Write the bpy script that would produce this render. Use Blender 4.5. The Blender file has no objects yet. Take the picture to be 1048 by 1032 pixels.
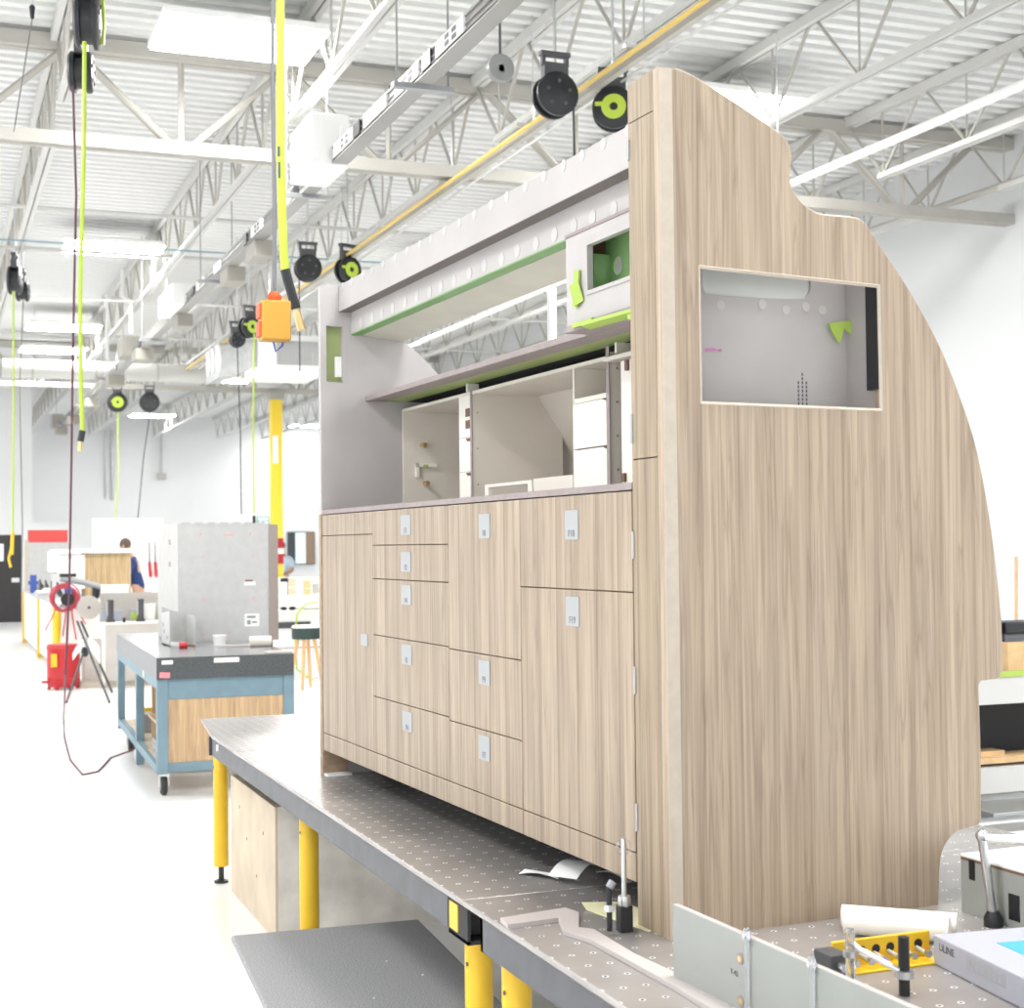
import bpy, bmesh, math, random
from mathutils import Vector, Matrix
random.seed(7)
SC = bpy.context.scene
COL = SC.collection
R_ = math.radians

# ------------------------------------------------------------------ helpers
class M:
    """collects shapes, builds ONE mesh object"""
    def __init__(s): s.v = []; s.f = []
    def add(s, vs, fs):
        o = len(s.v); s.v += [tuple(v) for v in vs]; s.f += [tuple(i + o for i in f) for f in fs]; return s
    def box(s, x0, x1, y0, y1, z0, z1):
        return s.add([(x0,y0,z0),(x1,y0,z0),(x1,y1,z0),(x0,y1,z0),(x0,y0,z1),(x1,y0,z1),(x1,y1,z1),(x0,y1,z1)],
                     [(0,3,2,1),(4,5,6,7),(0,1,5,4),(1,2,6,5),(2,3,7,6),(3,0,4,7)])
    def obox(s, c, size, rot=(0,0,0)):
        from mathutils import Euler
        m = Euler(rot).to_matrix(); hx, hy, hz = size[0]/2, size[1]/2, size[2]/2
        vs = [Vector(c) + m @ Vector((a*hx, b*hy, d*hz)) for d in (-1,1) for a, b in ((-1,-1),(1,-1),(1,1),(-1,1))]
        return s.add(vs, [(0,3,2,1),(4,5,6,7),(0,1,5,4),(1,2,6,5),(2,3,7,6),(3,0,4,7)])
    def tube(s, pts, r, n=8, closed=False):
        pts = [Vector(p) for p in pts]; k = len(pts)
        rr = r if isinstance(r, (list, tuple)) else [r]*k
        rings = []; up = None
        for i, p in enumerate(pts):
            if closed: d = pts[(i+1) % k] - pts[i-1]
            else: d = pts[min(i+1, k-1)] - pts[max(i-1, 0)]
            d.normalize()
            if up is None: up = Vector((0,0,1)) if abs(d.z) < .9 else Vector((1,0,0))
            a = up - d*up.dot(d)
            if a.length < 1e-5: a = Vector((0,1,0)) - d*d.y
            a.normalize(); b = d.cross(a); up = a
            rings.append([p + (a*math.cos(2*math.pi*j/n) + b*math.sin(2*math.pi*j/n))*rr[i] for j in range(n)])
        vs = [q for g in rings for q in g]; fs = []
        for i in range(k if closed else k-1):
            for j in range(n):
                a0, a1 = i*n+j, i*n+(j+1) % n; b0, b1 = ((i+1) % k)*n+j, ((i+1) % k)*n+(j+1) % n
                fs.append((a0, a1, b1, b0))
        if not closed: fs += [tuple(reversed(range(n))), tuple(range((k-1)*n, k*n))]
        return s.add(vs, fs)
    def cyl(s, p0, p1, r0, r1=None, n=16): return s.tube([p0, p1], [r0, r0 if r1 is None else r1], n)
    def lathe(s, prof, c=(0,0,0), n=24, axis='z'):
        vs = []
        for r, h in prof:
            for j in range(n):
                a = 2*math.pi*j/n; q = (r*math.cos(a), r*math.sin(a), h)
                if axis == 'y': q = (q[0], q[2], q[1])
                if axis == 'x': q = (q[2], q[0], q[1])
                vs.append((c[0]+q[0], c[1]+q[1], c[2]+q[2]))
        fs = [(i*n+j, i*n+(j+1) % n, (i+1)*n+(j+1) % n, (i+1)*n+j) for i in range(len(prof)-1) for j in range(n)]
        return s.add(vs, fs)
    def prism(s, poly, axis, a0, a1):
        """extrude a 2-D outline: axis 'y' takes (x,z), 'x' takes (y,z), 'z' takes (x,y)"""
        def P(p, a): return {'y': (p[0], a, p[1]), 'x': (a, p[0], p[1]), 'z': (p[0], p[1], a)}[axis]
        n = len(poly); vs = [P(p, a0) for p in poly] + [P(p, a1) for p in poly]
        fs = [tuple(range(n)), tuple(reversed(range(n, 2*n)))] + [(i, i+n, (i+1) % n+n, (i+1) % n) for i in range(n)]
        return s.add(vs, fs)
    def plate(s, outer, holes, axis, a0, a1):
        """flat plate with holes"""
        from mathutils.geometry import tessellate_polygon
        def P(p, a): return {'y': (p[0], a, p[1]), 'x': (a, p[0], p[1]), 'z': (p[0], p[1], a)}[axis]
        loops = [outer]+holes
        tri = [tuple(t) for t in tessellate_polygon([[Vector((q[0], q[1], 0)) for q in lp] for lp in loops])]
        v0 = [P(q, a0) for lp in loops for q in lp]
        k = {'x': 0, 'y': 1, 'z': 2}[axis]; v1 = []
        for v in v0: w = list(v); w[k] = a1; v1.append(tuple(w))
        n = len(v0); fs = tri + [tuple(reversed([i+n for i in t])) for t in tri]; o = 0
        for lp in [outer] + holes:
            m = len(lp); fs += [(o+i, o+(i+1) % m, o+(i+1) % m+n, o+i+n) for i in range(m)]; o += m
        return s.add(v0+v1, fs)
    def blob(s, c, r, n=12):
        rx, ry, rz = r if isinstance(r, (tuple, list)) else (r, r, r)
        prof = [(math.sin(math.pi*i/n), -math.cos(math.pi*i/n)) for i in range(n+1)]
        vs = []; 
        for a, h in prof:
            for j in range(n): t = 2*math.pi*j/n; vs.append((c[0]+rx*a*math.cos(t), c[1]+ry*a*math.sin(t), c[2]+rz*h))
        return s.add(vs, [(i*n+j, i*n+(j+1) % n, (i+1)*n+(j+1) % n, (i+1)*n+j) for i in range(n) for j in range(n)])
    def build(s, name, mat, parent=None, loc=None, bevel=0, smooth=True, rotz=0):
        me = bpy.data.meshes.new(name)
        me.from_pydata(s.v, [], s.f)
        bm = bmesh.new(); bm.from_mesh(me)
        bmesh.ops.remove_doubles(bm, verts=bm.verts, dist=1e-6)
        bmesh.ops.recalc_face_normals(bm, faces=bm.faces[:]); bm.to_mesh(me); bm.free()
        me.materials.append(mat)
        if smooth:
            me.shade_smooth(); me.set_sharp_from_angle(angle=R_(35))
        o = bpy.data.objects.new(name, me); COL.objects.link(o)
        if parent: o.parent = parent
        if loc: o.location = loc
        if rotz: o.rotation_euler.z = rotz
        if bevel:
            b = o.modifiers.new('bevel', 'BEVEL'); b.width = bevel; b.segments = 2; b.limit_method = 'ANGLE'; b.angle_limit = R_(40)
        return o

def thing(name, label, cat, loc=(0,0,0), rotz=0, group=None):
    o = bpy.data.objects.new(name, None); COL.objects.link(o); o.empty_display_size = .1
    o.location = loc; o.rotation_euler.z = rotz
    return tag(o, label, cat, group)
def tag(o, label, cat, group=None):
    o['label'] = label; o['category'] = cat
    if group: o['group'] = group
    return o
def struct(o): o['kind'] = 'structure'; return o
def dup(o, parent=None):
    c = o.copy(); COL.objects.link(c)
    if parent: c.parent = parent
    for ch in list(o.children): dup(ch, c)
    return c
def lab(o, t): o['label'] = t; return o
def text(name, s, size, mat, parent, loc, rot, align='CENTER', depth=.0004):
    cu = bpy.data.curves.new('txt', 'FONT'); cu.body = s; cu.size = size; cu.align_x = align; cu.align_y = 'CENTER'; cu.extrude = depth
    t = bpy.data.objects.new('txt', cu); COL.objects.link(t)
    dg = bpy.context.evaluated_depsgraph_get(); dg.update()
    me = bpy.data.meshes.new_from_object(t.evaluated_get(dg)); bpy.data.objects.remove(t); bpy.data.curves.remove(cu)
    me.name = name; me.materials.clear(); me.materials.append(mat)
    o = bpy.data.objects.new(name, me); COL.objects.link(o); o.parent = parent; o.location = loc; o.rotation_euler = rot
    return o

# ------------------------------------------------------------------ camera calibration (photograph 1048 x 1032)
F = 1526.7; TURN = R_(2.4); YAW, PITCH, ROLL = 0.414-TURN, 0.0274, -0.0107; CH = 1.70
cy, sy = math.cos(YAW), math.sin(YAW)
fw = Vector((sy*math.cos(PITCH), cy*math.cos(PITCH), math.sin(PITCH))); r0 = Vector((cy, -sy, 0)); u0 = r0.cross(fw)
RT = r0*math.cos(ROLL)+u0*math.sin(ROLL); UP = -r0*math.sin(ROLL)+u0*math.cos(ROLL)
CAM = Vector((0,0,CH))
def ray(x, y): return RT*((x-524)/F) + UP*(-(y-516)/F) + fw
def az(x, y, z): d = ray(x, y); return CAM + d*((z-CH)/d.z)
def ay(x, y, Y): d = ray(x, y); return CAM + d*(Y/d.y)
def ax(x, y, X): d = ray(x, y); return CAM + d*(X/d.x)
cam = bpy.data.cameras.new('camera'); co = bpy.data.objects.new('camera', cam); COL.objects.link(co); SC.camera = co
m = Matrix((RT, UP, -fw)).transposed().to_4x4(); m.translation = CAM; co.matrix_world = m
cam.sensor_fit = 'HORIZONTAL'; cam.sensor_width = 36; cam.lens = F/1048*36; cam.clip_end = 200
cam.dof.use_dof = True; cam.dof.focus_distance = 4.6; cam.dof.aperture_fstop = 6.5

# ------------------------------------------------------------------ materials
def mat(name, col, rough=.6, metal=0, var=0, scale=8, bump=0, emit=0, trans=0, spec=None):
    m = bpy.data.materials.new(name); m.use_nodes = True; nt = m.node_tree; b = nt.nodes['Principled BSDF']
    b.inputs['Base Color'].default_value = (*col, 1); b.inputs['Roughness'].default_value = rough; b.inputs['Metallic'].default_value = metal
    if spec is not None: b.inputs['Specular IOR Level'].default_value = spec
    if trans: b.inputs['Transmission Weight'].default_value = trans
    if emit: b.inputs['Emission Color'].default_value = (*col, 1); b.inputs['Emission Strength'].default_value = emit
    if var or bump:
        tc = nt.nodes.new('ShaderNodeTexCoord'); nz = nt.nodes.new('ShaderNodeTexNoise'); nz.inputs['Scale'].default_value = scale; nz.inputs['Detail'].default_value = 4
        nt.links.new(tc.outputs['Object'], nz.inputs['Vector'])
        if var:
            rp = nt.nodes.new('ShaderNodeValToRGB'); rp.color_ramp.elements[0].position = .3; rp.color_ramp.elements[1].position = .7
            rp.color_ramp.elements[0].color = (*[c*(1-var) for c in col], 1); rp.color_ramp.elements[1].color = (*[min(1, c*(1+var)) for c in col], 1)
            nt.links.new(nz.outputs['Fac'], rp.inputs['Fac']); nt.links.new(rp.outputs['Color'], b.inputs['Base Color'])
        if bump:
            bp = nt.nodes.new('ShaderNodeBump'); bp.inputs['Strength'].default_value = bump; bp.inputs['Distance'].default_value = .01
            nt.links.new(nz.outputs['Fac'], bp.inputs['Height']); nt.links.new(bp.outputs['Normal'], b.inputs['Normal'])
    return m

def wood(name, light, mid, dark, stripe=10.5, along='z', dirs=(1,1,0), rough=.45, fine=120):
    """straight-grained veneer: s runs across the grain, grain runs along z (or y)"""
    m = bpy.data.materials.new(name); m.use_nodes = True; nt = m.node_tree; b = nt.nodes['Principled BSDF']; N = nt.nodes.new; L = nt.links.new
    b.inputs['Roughness'].default_value = rough
    tc = N('ShaderNodeTexCoord'); sp = N('ShaderNodeSeparateXYZ'); L(tc.outputs['Object'], sp.inputs[0])
    dot = N('ShaderNodeVectorMath'); dot.operation = 'DOT_PRODUCT'; L(tc.outputs['Object'], dot.inputs[0]); dot.inputs[1].default_value = dirs
    def nz(sc_s, sc_z, detail, dist=0):
        cb = N('ShaderNodeCombineXYZ'); a = N('ShaderNodeMath'); a.operation = 'MULTIPLY'; a.inputs[1].default_value = sc_s; L(dot.outputs['Value'], a.inputs[0])
        z = N('ShaderNodeMath'); z.operation = 'MULTIPLY'; z.inputs[1].default_value = sc_z; L(sp.outputs['Z' if along == 'z' else 'Y' if along == 'y' else 'X'], z.inputs[0])
        L(a.outputs[0], cb.inputs[0]); L(z.outputs[0], cb.inputs[1])
        n = N('ShaderNodeTexNoise'); n.inputs['Scale'].default_value = 1; n.inputs['Detail'].default_value = detail; n.inputs['Distortion'].default_value = dist
        L(cb.outputs[0], n.inputs['Vector']); return n.outputs['Fac']
    A = nz(fine, 2.2, 3); B = nz(28, .7, 2, .4); C = nz(stripe, .12, 1)
    def ramp(fac, p0, c0, p1, c1):
        r = N('ShaderNodeValToRGB'); e = r.color_ramp.elements; e[0].position = p0; e[0].color = (*c0, 1); e[1].position = p1; e[1].color = (*c1, 1); L(fac, r.inputs[0]); return r
    base = ramp(B, .32, mid, .66, light)
    # dark vein lines at plank joints
    w = N('ShaderNodeTexWave'); w.wave_type = 'BANDS'; w.bands_direction = 'X'; w.wave_profile = 'SAW'; w.inputs['Scale'].default_value = 1; w.inputs['Distortion'].default_value = .6; w.inputs['Detail'].default_value = 1; w.inputs['Detail Scale'].default_value = .6
    cb = N('ShaderNodeCombineXYZ'); a = N('ShaderNodeMath'); a.operation = 'MULTIPLY'; a.inputs[1].default_value = stripe*.3; L(dot.outputs['Value'], a.inputs[0]); L(a.outputs[0], cb.inputs[0])
    z = N('ShaderNodeMath'); z.operation = 'MULTIPLY'; z.inputs[1].default_value = .12; L(sp.outputs['Z' if along == 'z' else 'Y' if along == 'y' else 'X'], z.inputs[0]); L(z.outputs[0], cb.inputs[1]); L(cb.outputs[0], w.inputs['Vector'])
    wr = N('ShaderNodeValToRGB'); e = wr.color_ramp.elements; e[0].position = 0; e[0].color = (.05,)*3+(1,); e[1].position = 1; e[1].color = (.85,)*3+(1,)
    q = wr.color_ramp.elements.new(.72); q.color = (.10,)*3+(1,); q = wr.color_ramp.elements.new(.93); q.color = (.40,)*3+(1,)
    L(w.outputs['Fac'], wr.inputs[0])
    m1 = N('ShaderNodeMix'); m1.data_type = 'RGBA'; L(wr.outputs[0], m1.inputs[0]); L(base.outputs[0], m1.inputs[6]); m1.inputs[7].default_value = (*dark, 1)
    fr = ramp(A, .35, (.80,)*3, .62, (1.04,)*3)
    m2 = N('ShaderNodeMix'); m2.data_type = 'RGBA'; m2.blend_type = 'MULTIPLY'; m2.inputs[0].default_value = 1; L(m1.outputs[2], m2.inputs[6]); L(fr.outputs[0], m2.inputs[7])
    cr = ramp(C, .3, (.93,)*3, .7, (1.04,)*3)
    m3 = N('ShaderNodeMix'); m3.data_type = 'RGBA'; m3.blend_type = 'MULTIPLY'; m3.inputs[0].default_value = 1; L(m2.outputs[2], m3.inputs[6]); L(cr.outputs[0], m3.inputs[7])
    D = nz(30, .9, 4, 1.3)
    dr = ramp(D, .455, (1.02,)*3, .545, (1.02,)*3); q = dr.color_ramp.elements.new(.5); q.color = (.80,.78,.76,1)
    m4 = N('ShaderNodeMix'); m4.data_type = 'RGBA'; m4.blend_type = 'MULTIPLY'; m4.inputs[0].default_value = 1; L(m3.outputs[2], m4.inputs[6]); L(dr.outputs[0], m4.inputs[7])
    L(m4.outputs[2], b.inputs['Base Color'])
    return m

VENEER = wood('oak_veneer', (.485,.385,.287), (.415,.325,.236), (.29,.22,.155))
VENEER_FR = wood('oak_veneer_fronts', (.41,.325,.24), (.34,.265,.19), (.205,.152,.10), stripe=9, fine=60)
VENEER_DK = wood('oak_veneer_pilaster', (.375,.293,.20), (.30,.23,.153), (.20,.147,.095), stripe=24)
VENEER_ED = mat('veneer_edge', (.34,.245,.165), .6, var=.2, scale=40)
PALE_EDGE = mat('pale_edge', (.52,.455,.375), .5, var=.06, scale=30)
SEAM = mat('seam_dark', (.27,.18,.105), .9)
GREYP = mat('grey_panel', (.42,.40,.395), .55, var=.05, scale=5)
MAUVE = mat('mauve_edge', (.28,.235,.23), .6, var=.08, scale=30)
FILL = mat('filler', (.49,.485,.475), .7)
PRIMER = mat('green_primer', (.30,.37,.13), .55, var=.06, scale=6)
PGREEN = mat('pale_green', (.30,.52,.22), .5); GREENST = mat('green_edge', (.15,.30,.10), .5)
OLIVE = mat('olive_panel', (.33,.40,.17), .6)
SOFFIT = mat('soffit_beige', (.47,.455,.385), .6, var=.05, scale=6)
CREAM = mat('cream_panel', (.68,.64,.575), .55, var=.03, scale=4)
CREAM2 = mat('cream_front', (.78,.75,.69), .5)
TAPE = mat('green_tape', (.35,.49,.085), .6)
BLACK = mat('black_plastic', (.012,.013,.016), .45)
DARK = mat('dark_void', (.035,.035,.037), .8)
RUBBER = mat('rubber', (.03,.03,.03), .7)
WHITE = mat('white_paint', (.82,.82,.81), .5)
WHITEP = mat('white_paper', (.85,.85,.84), .8)
SILVER = mat('silver_label', (.34,.352,.365), .4)
INK = mat('ink', (.10,.10,.11), .8); LINK = mat('faded_ink', (.20,.20,.21), .8)
STEEL = mat('steel', (.62,.63,.64), .3, 1)
GSTEEL = mat('grey_steel', (.30,.31,.32), .4, .6)
APRON = mat('table_apron', (.09,.094,.104), .45, .3, var=.15, scale=12)
YELLOW = mat('yellow_paint', (.74,.47,.02), .4, var=.04, scale=6)
YEL2 = mat('yellow_column', (.80,.58,.04), .5)
LIME = mat('lime_hose', (.43,.57,.05), .45)
ORANGE = mat('orange_plastic', (.55,.09,.02), .5)
BOXYEL = mat('outlet_yellow', (.50,.27,.035), .5)
BRASS = mat('brass', (.72,.55,.28), .3, 1)
GREYCORD = mat('grey_cord', (.16,.16,.17), .6)
PURPLE = mat('maroon_cord', (.10,.03,.05), .6)
RED = mat('red_paint', (.45,.015,.02), .45)
REDH = mat('red_hose', (.52,.06,.09), .5)
REDSIGN = mat('red_sign', (.62,.07,.06), .6)
BLUE = mat('blue_frame', (.165,.255,.305), .5, var=.08, scale=9)
GRANITE = mat('granite_side', (.07,.078,.083), .5, var=.35, scale=90)
GRANTOP = mat('granite_top', (.20,.205,.21), .22, var=.2, scale=120)
GRANLEFT = mat('granite', (.22,.225,.23), .5, var=.2, scale=60)  # one stone toned by face; the top carries its reflection in the colour
PLY = wood('plywood', (.58,.40,.235), (.53,.36,.20), (.50,.335,.185), stripe=4, dirs=(1,1,0), fine=50)
PLYPALE = mat('pale_plywood', (.56,.47,.35), .7, var=.12, scale=5)
PLYSIDE = mat('weathered_ply', (.66,.63,.575), .8, var=.16, scale=7)
CARPET = mat('grey_carpet', (.31,.31,.315), .95, var=.5, scale=220, bump=.3)
CRATEG = mat('crate_grey', (.50,.50,.495), .7, var=.05, scale=14)
CRATEW = mat('crate_pale', (.47,.465,.45), .7, var=.04, scale=10)
TAUPE = mat('taupe', (.31,.26,.235), .7)
PEDEST = mat('pedestal_grey', (.50,.47,.43), .7, var=.04, scale=6)
STEELW = mat('white_steel', (.40,.385,.35), .55, var=.05, scale=4)
STEELR = mat('roof_white', (.52,.52,.50), .55)
GALV = mat('galvanised', (.45,.46,.46), .45, .5, var=.12, scale=8)
ALUM = mat('aluminium_rail', (.19,.187,.18), .4, .4)
TANBOX = mat('tan_box', (.30,.285,.25), .6)
GASY = mat('yellow_pipe', (.62,.44,.10), .5)
NAVY = mat('navy_shirt', (.012,.035,.13), .85)
SKIN = mat('skin', (.50,.29,.20), .6)
HAIR = mat('hair_brown', (.10,.07,.05), .8)
LBLUE = mat('light_blue_shirt', (.50,.62,.75), .85)
SLATW = wood('slat_wood', (.55,.40,.22), (.45,.32,.17), (.26,.17,.08), stripe=26, dirs=(1,1,0), fine=60)
PINEW = mat('pine', (.62,.42,.22), .6, var=.1, scale=14)
LEGW = mat('stool_wood', (.72,.42,.17), .5)
STOOLG = mat('dark_green_seat', (.03,.055,.05), .7)
BLUEP = mat('blue_print', (.06,.36,.68), .5)
BOXW = mat('carton_white', (.38,.385,.44), .6)
PLATEG = mat('plate_greygreen', (.30,.315,.295), .5, var=.03, scale=8)
PINKW = mat('pinkish_edge', (.45,.41,.395), .6)
YELP = mat('pale_yellow_sheet', (.74,.72,.46), .7)
CLEAR = mat('clear_plastic', (.9,.92,.95), .08, trans=.9)
DGREY = mat('dark_grey', (.07,.07,.075), .6)
GREENSIGN = mat('sign_green', (.25,.42,.36), .6)
PINKT = mat('pink_tag', (.80,.25,.28), .7)
MAGENTA = mat('magenta_ink', (.75,.10,.55), .7)
BROWNB = mat('brown', (.16,.09,.06), .7)
LCYAN = mat('pale_cyan', (.62,.80,.86), .5)
PANELLIT = mat('lamp_diffuser', (1,.99,.97), .5, emit=38)
BENCHW = mat('bench_white', (.55,.55,.54), .6)
CLOTH = mat('white_cloth', (.84,.84,.83), .9)

def fixture_material():
    m = bpy.data.materials.new('fixture_plate'); m.use_nodes = True; nt = m.node_tree; b = nt.nodes['Principled BSDF']; N = nt.nodes.new; L = nt.links.new
    tc = N('ShaderNodeTexCoord'); sp = N('ShaderNodeSeparateXYZ'); L(tc.outputs['Object'], sp.inputs[0])
    def cell(out, p):
        a = N('ShaderNodeMath'); a.operation = 'PINGPONG'; a.inputs[1].default_value = p/2; L(out, a.inputs[0]); return a.outputs[0]
    cx, cyy = cell(sp.outputs['X'], .051), cell(sp.outputs['Y'], .087)
    cb = N('ShaderNodeCombineXYZ'); L(cx, cb.inputs[0]); L(cyy, cb.inputs[1])
    ln = N('ShaderNodeVectorMath'); ln.operation = 'LENGTH'; L(cb.outputs[0], ln.inputs[0])
    r = N('ShaderNodeValToRGB'); r.color_ramp.interpolation = 'CONSTANT'; e = r.color_ramp.elements
    e[0].position = 0; e[0].color = (.02,.02,.02,1); e[1].position = .0035/.05; e[1].color = (.80,.80,.80,1); q = e.new(.0074/.05); q.color = (.0,.0,.0,1)
    sc = N('ShaderNodeMath'); sc.operation = 'DIVIDE'; sc.inputs[1].default_value = .05; L(ln.outputs['Value'], sc.inputs[0]); L(sc.outputs[0], r.inputs[0])
    nz = N('ShaderNodeTexNoise'); nz.inputs['Scale'].default_value = 3; nz.inputs['Detail'].default_value = 6; L(tc.outputs['Object'], nz.inputs['Vector'])
    base = N('ShaderNodeValToRGB'); e = base.color_ramp.elements; e[0].position = .3; e[0].color = (.30,.28,.268,1); e[1].position = .75; e[1].color = (.42,.395,.38,1); L(nz.outputs['Fac'], base.inputs[0])
    rim_glint = N('ShaderNodeMath'); rim_glint.operation = 'GREATER_THAN'; rim_glint.inputs[1].default_value = .3; L(r.outputs[0], rim_glint.inputs[0])
    mx = N('ShaderNodeMix'); mx.data_type = 'RGBA'; L(rim_glint.outputs[0], mx.inputs[0]); L(base.outputs[0], mx.inputs[6]); mx.inputs[7].default_value = (.85,.85,.86,1)  # near-white rims: the glint of the hole chamfers is put into the colour
    hole = N('ShaderNodeMath'); hole.operation = 'LESS_THAN'; hole.inputs[1].default_value = .0035; L(ln.outputs['Value'], hole.inputs[0])
    ge = N('ShaderNodeNewGeometry'); sn = N('ShaderNodeSeparateXYZ'); L(ge.outputs['Normal'], sn.inputs[0]); upf = N('ShaderNodeMath'); upf.operation = 'GREATER_THAN'; upf.inputs[1].default_value = .9; L(sn.outputs['Z'], upf.inputs[0])
    for nd in (rim_glint, hole): pass
    rm = N('ShaderNodeMath'); rm.operation = 'MULTIPLY'; L(rim_glint.outputs[0], rm.inputs[0]); L(upf.outputs[0], rm.inputs[1]); L(rm.outputs[0], mx.inputs[0])
    hm = N('ShaderNodeMath'); hm.operation = 'MULTIPLY'; L(hole.outputs[0], hm.inputs[0]); L(upf.outputs[0], hm.inputs[1])
    m2 = N('ShaderNodeMix'); m2.data_type = 'RGBA'; L(hm.outputs[0], m2.inputs[0]); L(mx.outputs[2], m2.inputs[6]); m2.inputs[7].default_value = (.03,.03,.03,1)
    L(m2.outputs[2], b.inputs['Base Color']); b.inputs['Metallic'].default_value = .4; b.inputs['Roughness'].default_value = .27
    return m
FIXT = fixture_material()
def floor_material():
    m = mat('white_epoxy_floor', (.86,.86,.855), .22, var=.02, scale=.8); return m
FLOORM = floor_material()
DECKM = mat('roof_deck', (.68,.685,.675), .6)
WALLM = mat('wall_white', (.63,.64,.645), .7, var=.012, scale=.6)

# ------------------------------------------------------------------ the hall
struct(M().box(-9, 17, -5, 50, -.06, 0).build('floor', FLOORM))
YR = 5.0
def deck():
    d = M(); p = .2; y = -4.0; prof = []
    while y < 50: prof += [(y, 6.06), (y+.085, 6.06), (y+.105, 6.13), (y+.175, 6.13), (y+.195, 6.06)]; y += p
    vs = [(x, a, z) for x in (-3.5, 17) for a, z in prof]; n = len(prof)
    d.add(vs, [(i, i+1, n+i+1, n+i) for i in range(n-1)])
    return struct(d.build('ceiling', DECKM, smooth=False))
deck()
wr = M().box(10.9, 11.1, 2, 33, 0, 6.2)
struct(wr.build('wall_right', WALLM))
struct(M().box(11.1, 17, 33, 33.2, 0, 6.2).build('wall_right.001', WALLM))
struct(M().box(1.0, 17.2, 50, 50.2, 0, 6.2).build('wall_back', WALLM))
# closer white wall with the black door, left of the recess
wl = M().plate([(-6,0),(2.24,0),(2.24,5.75),(-6,5.75)], [[(.9,.01),(2.02,.01),(2.02,2.08),(.9,2.08)]], 'y', 36.8, 37.0)
struct(wl.build('wall_left', WALLM))
struct(M().box(2.24, 4.0, 36.8, 36.95, 0, 2.34).build('wall_low', WALLM))
d = struct(M().box(.92, 2.0, 36.84, 36.9, .01, 2.06).build('door_1', mat('black_door', (.018,.016,.017), .5)))
struct(M().box(1.78, 1.95, 36.80, 36.84, .95, 1.05).build('door_handle', STEEL, d))
struct(M().box(1.30, 1.60, 36.825, 36.84, 1.45, 1.85).build('door_window', WHITEP, d))

def beam_web(nodes, w=.03):
    b = M()
    for a, c in nodes: b.tube([a, c], w, 4)
    return b
def joist(X, y0, y1, label):
    t = thing('roof_joist', label, 'roof joist', (X, y0, 5.3), 0, 'open web steel roof joists')
    L = y1-y0
    M().box(-.06, -.008, 0, L, .66, .75).box(.008, .06, 0, L, .66, .75).build('top_chord', STEELR, t)
    M().box(-.05, -.008, .6, L-.6, 0, .05).box(.008, .05, .6, L-.6, 0, .05).build('bottom_chord', STEELR, t)
    k = max(2, round(L/1.22)); s = L/k; w = M()
    for i in range(k):
        w.tube([(0, i*s+.04, .69), (0, (i+.5)*s, .03)], .016, 5); w.tube([(0, (i+.5)*s, .03), (0, (i+1)*s-.04, .69)], .016, 5)
        w.tube([(0, (i+.5)*s, .03), (0, (i+.5)*s, .69)], .011, 4)
    w.build('web', STEELW, t)
bays = [(4.0, 13.0, 'in front of the first girder'), (13.0, 32.5, 'between the two girders'), (32.5, 49.8, 'beyond the far girder')]
side = {1.0: 'leftmost row', 2.87: 'second row from the left', 4.74: 'third row from the left', 6.78: 'fourth row from the left', 8.82: 'fifth row from the left', 10.3: 'row along the right wall'}
for X, nm in side.items():
    for y0, y1, w in bays:
        if X < 2 and y0 < 5: pass
        joist(X, y0, y1, f'white open web roof joist, {nm}, {w}')
def girder(Y, x0, x1, label, h=.86, zb=5.1):
    t = thing('roof_girder', label, 'roof girder', (x0, Y, zb), 0)
    L = x1-x0
    M().box(0, L, -.09, -.012, h-.05, h+.07).box(0, L, .012, .09, h-.05, h+.07).build('top_chord', STEELW, t)
    M().box(0, L, -.08, -.012, 0, .11).box(0, L, .012, .08, 0, .11).build('bottom_chord', STEELW, t)
    w = M(); b = 2.03-x0 - 1.87*math.floor((2.03-x0)/1.87)
    while b < L:
        for e in (-.92, .92):
            if 0 < b+e < L:
                for yy in (-.035, .035): w.tube([(b+e*.98, yy, h-.02), (b+.08*(1 if e > 0 else -1), yy, .08)], .026, 4)
        w.tube([(b, 0, .05), (b, 0, h)], .026, 4); b += 1.87
    w.build('web', STEELW, t)
girder(13.0, -3.4, 10.9, 'deep white steel roof girder nearest the camera, above the big lamp')
girder(32.5, -3.4, 16.8, 'far white steel roof girder carried by the yellow column')
for Y, z, nm in ((16.6, 5.36, 'just behind the near girder'), (18.9, 5.36, 'behind the second ceiling lamp'), (22.5, 5.36, 'midway along the hall'), (26.3, 5.36, 'before the far lamps')):
    tag(M().tube([(-3.4, Y, z), (10.8, Y, z)], .022, 6).build('bridging_pipe', STEELR, smooth=True), f'thin white bridging pipe crossing under the roof joists, {nm}', 'pipe', 'cross pipes under the roof')
tag(M().tube([(-3.4, 17.9, 5.25), (10.8, 17.9, 5.25)], .012, 6).build('conduit_cable', mat('blue_grey_wire', (.25,.36,.42), .6)), 'thin blue grey cable strung across the hall under the joists', 'cable')

# yellow column
t = thing('support_column', 'yellow steel column with red and white bands rising to the far girder', 'column', (7.1, 32.45, 0))
M().box(-.12, .12, -.12, .12, 0, 4.95).build('shaft', YEL2, t)
M().box(-.125, .125, -.125, .125, 1.34, 1.56).box(-.125, .125, -.125, .125, 1.68, 1.90).build('red_band', RED, t)
M().box(-.126, .126, -.126, .126, 1.56, 1.68).build('white_band', WHITEP, t)
M().box(-.10, .02, -.127, -.12, 3.55, 4.15).build('notice_sheet', WHITEP, t)
M().box(-.17, .17, -.17, .17, 4.95, 5.1).build('cap_plate', STEELW, t)

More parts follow.
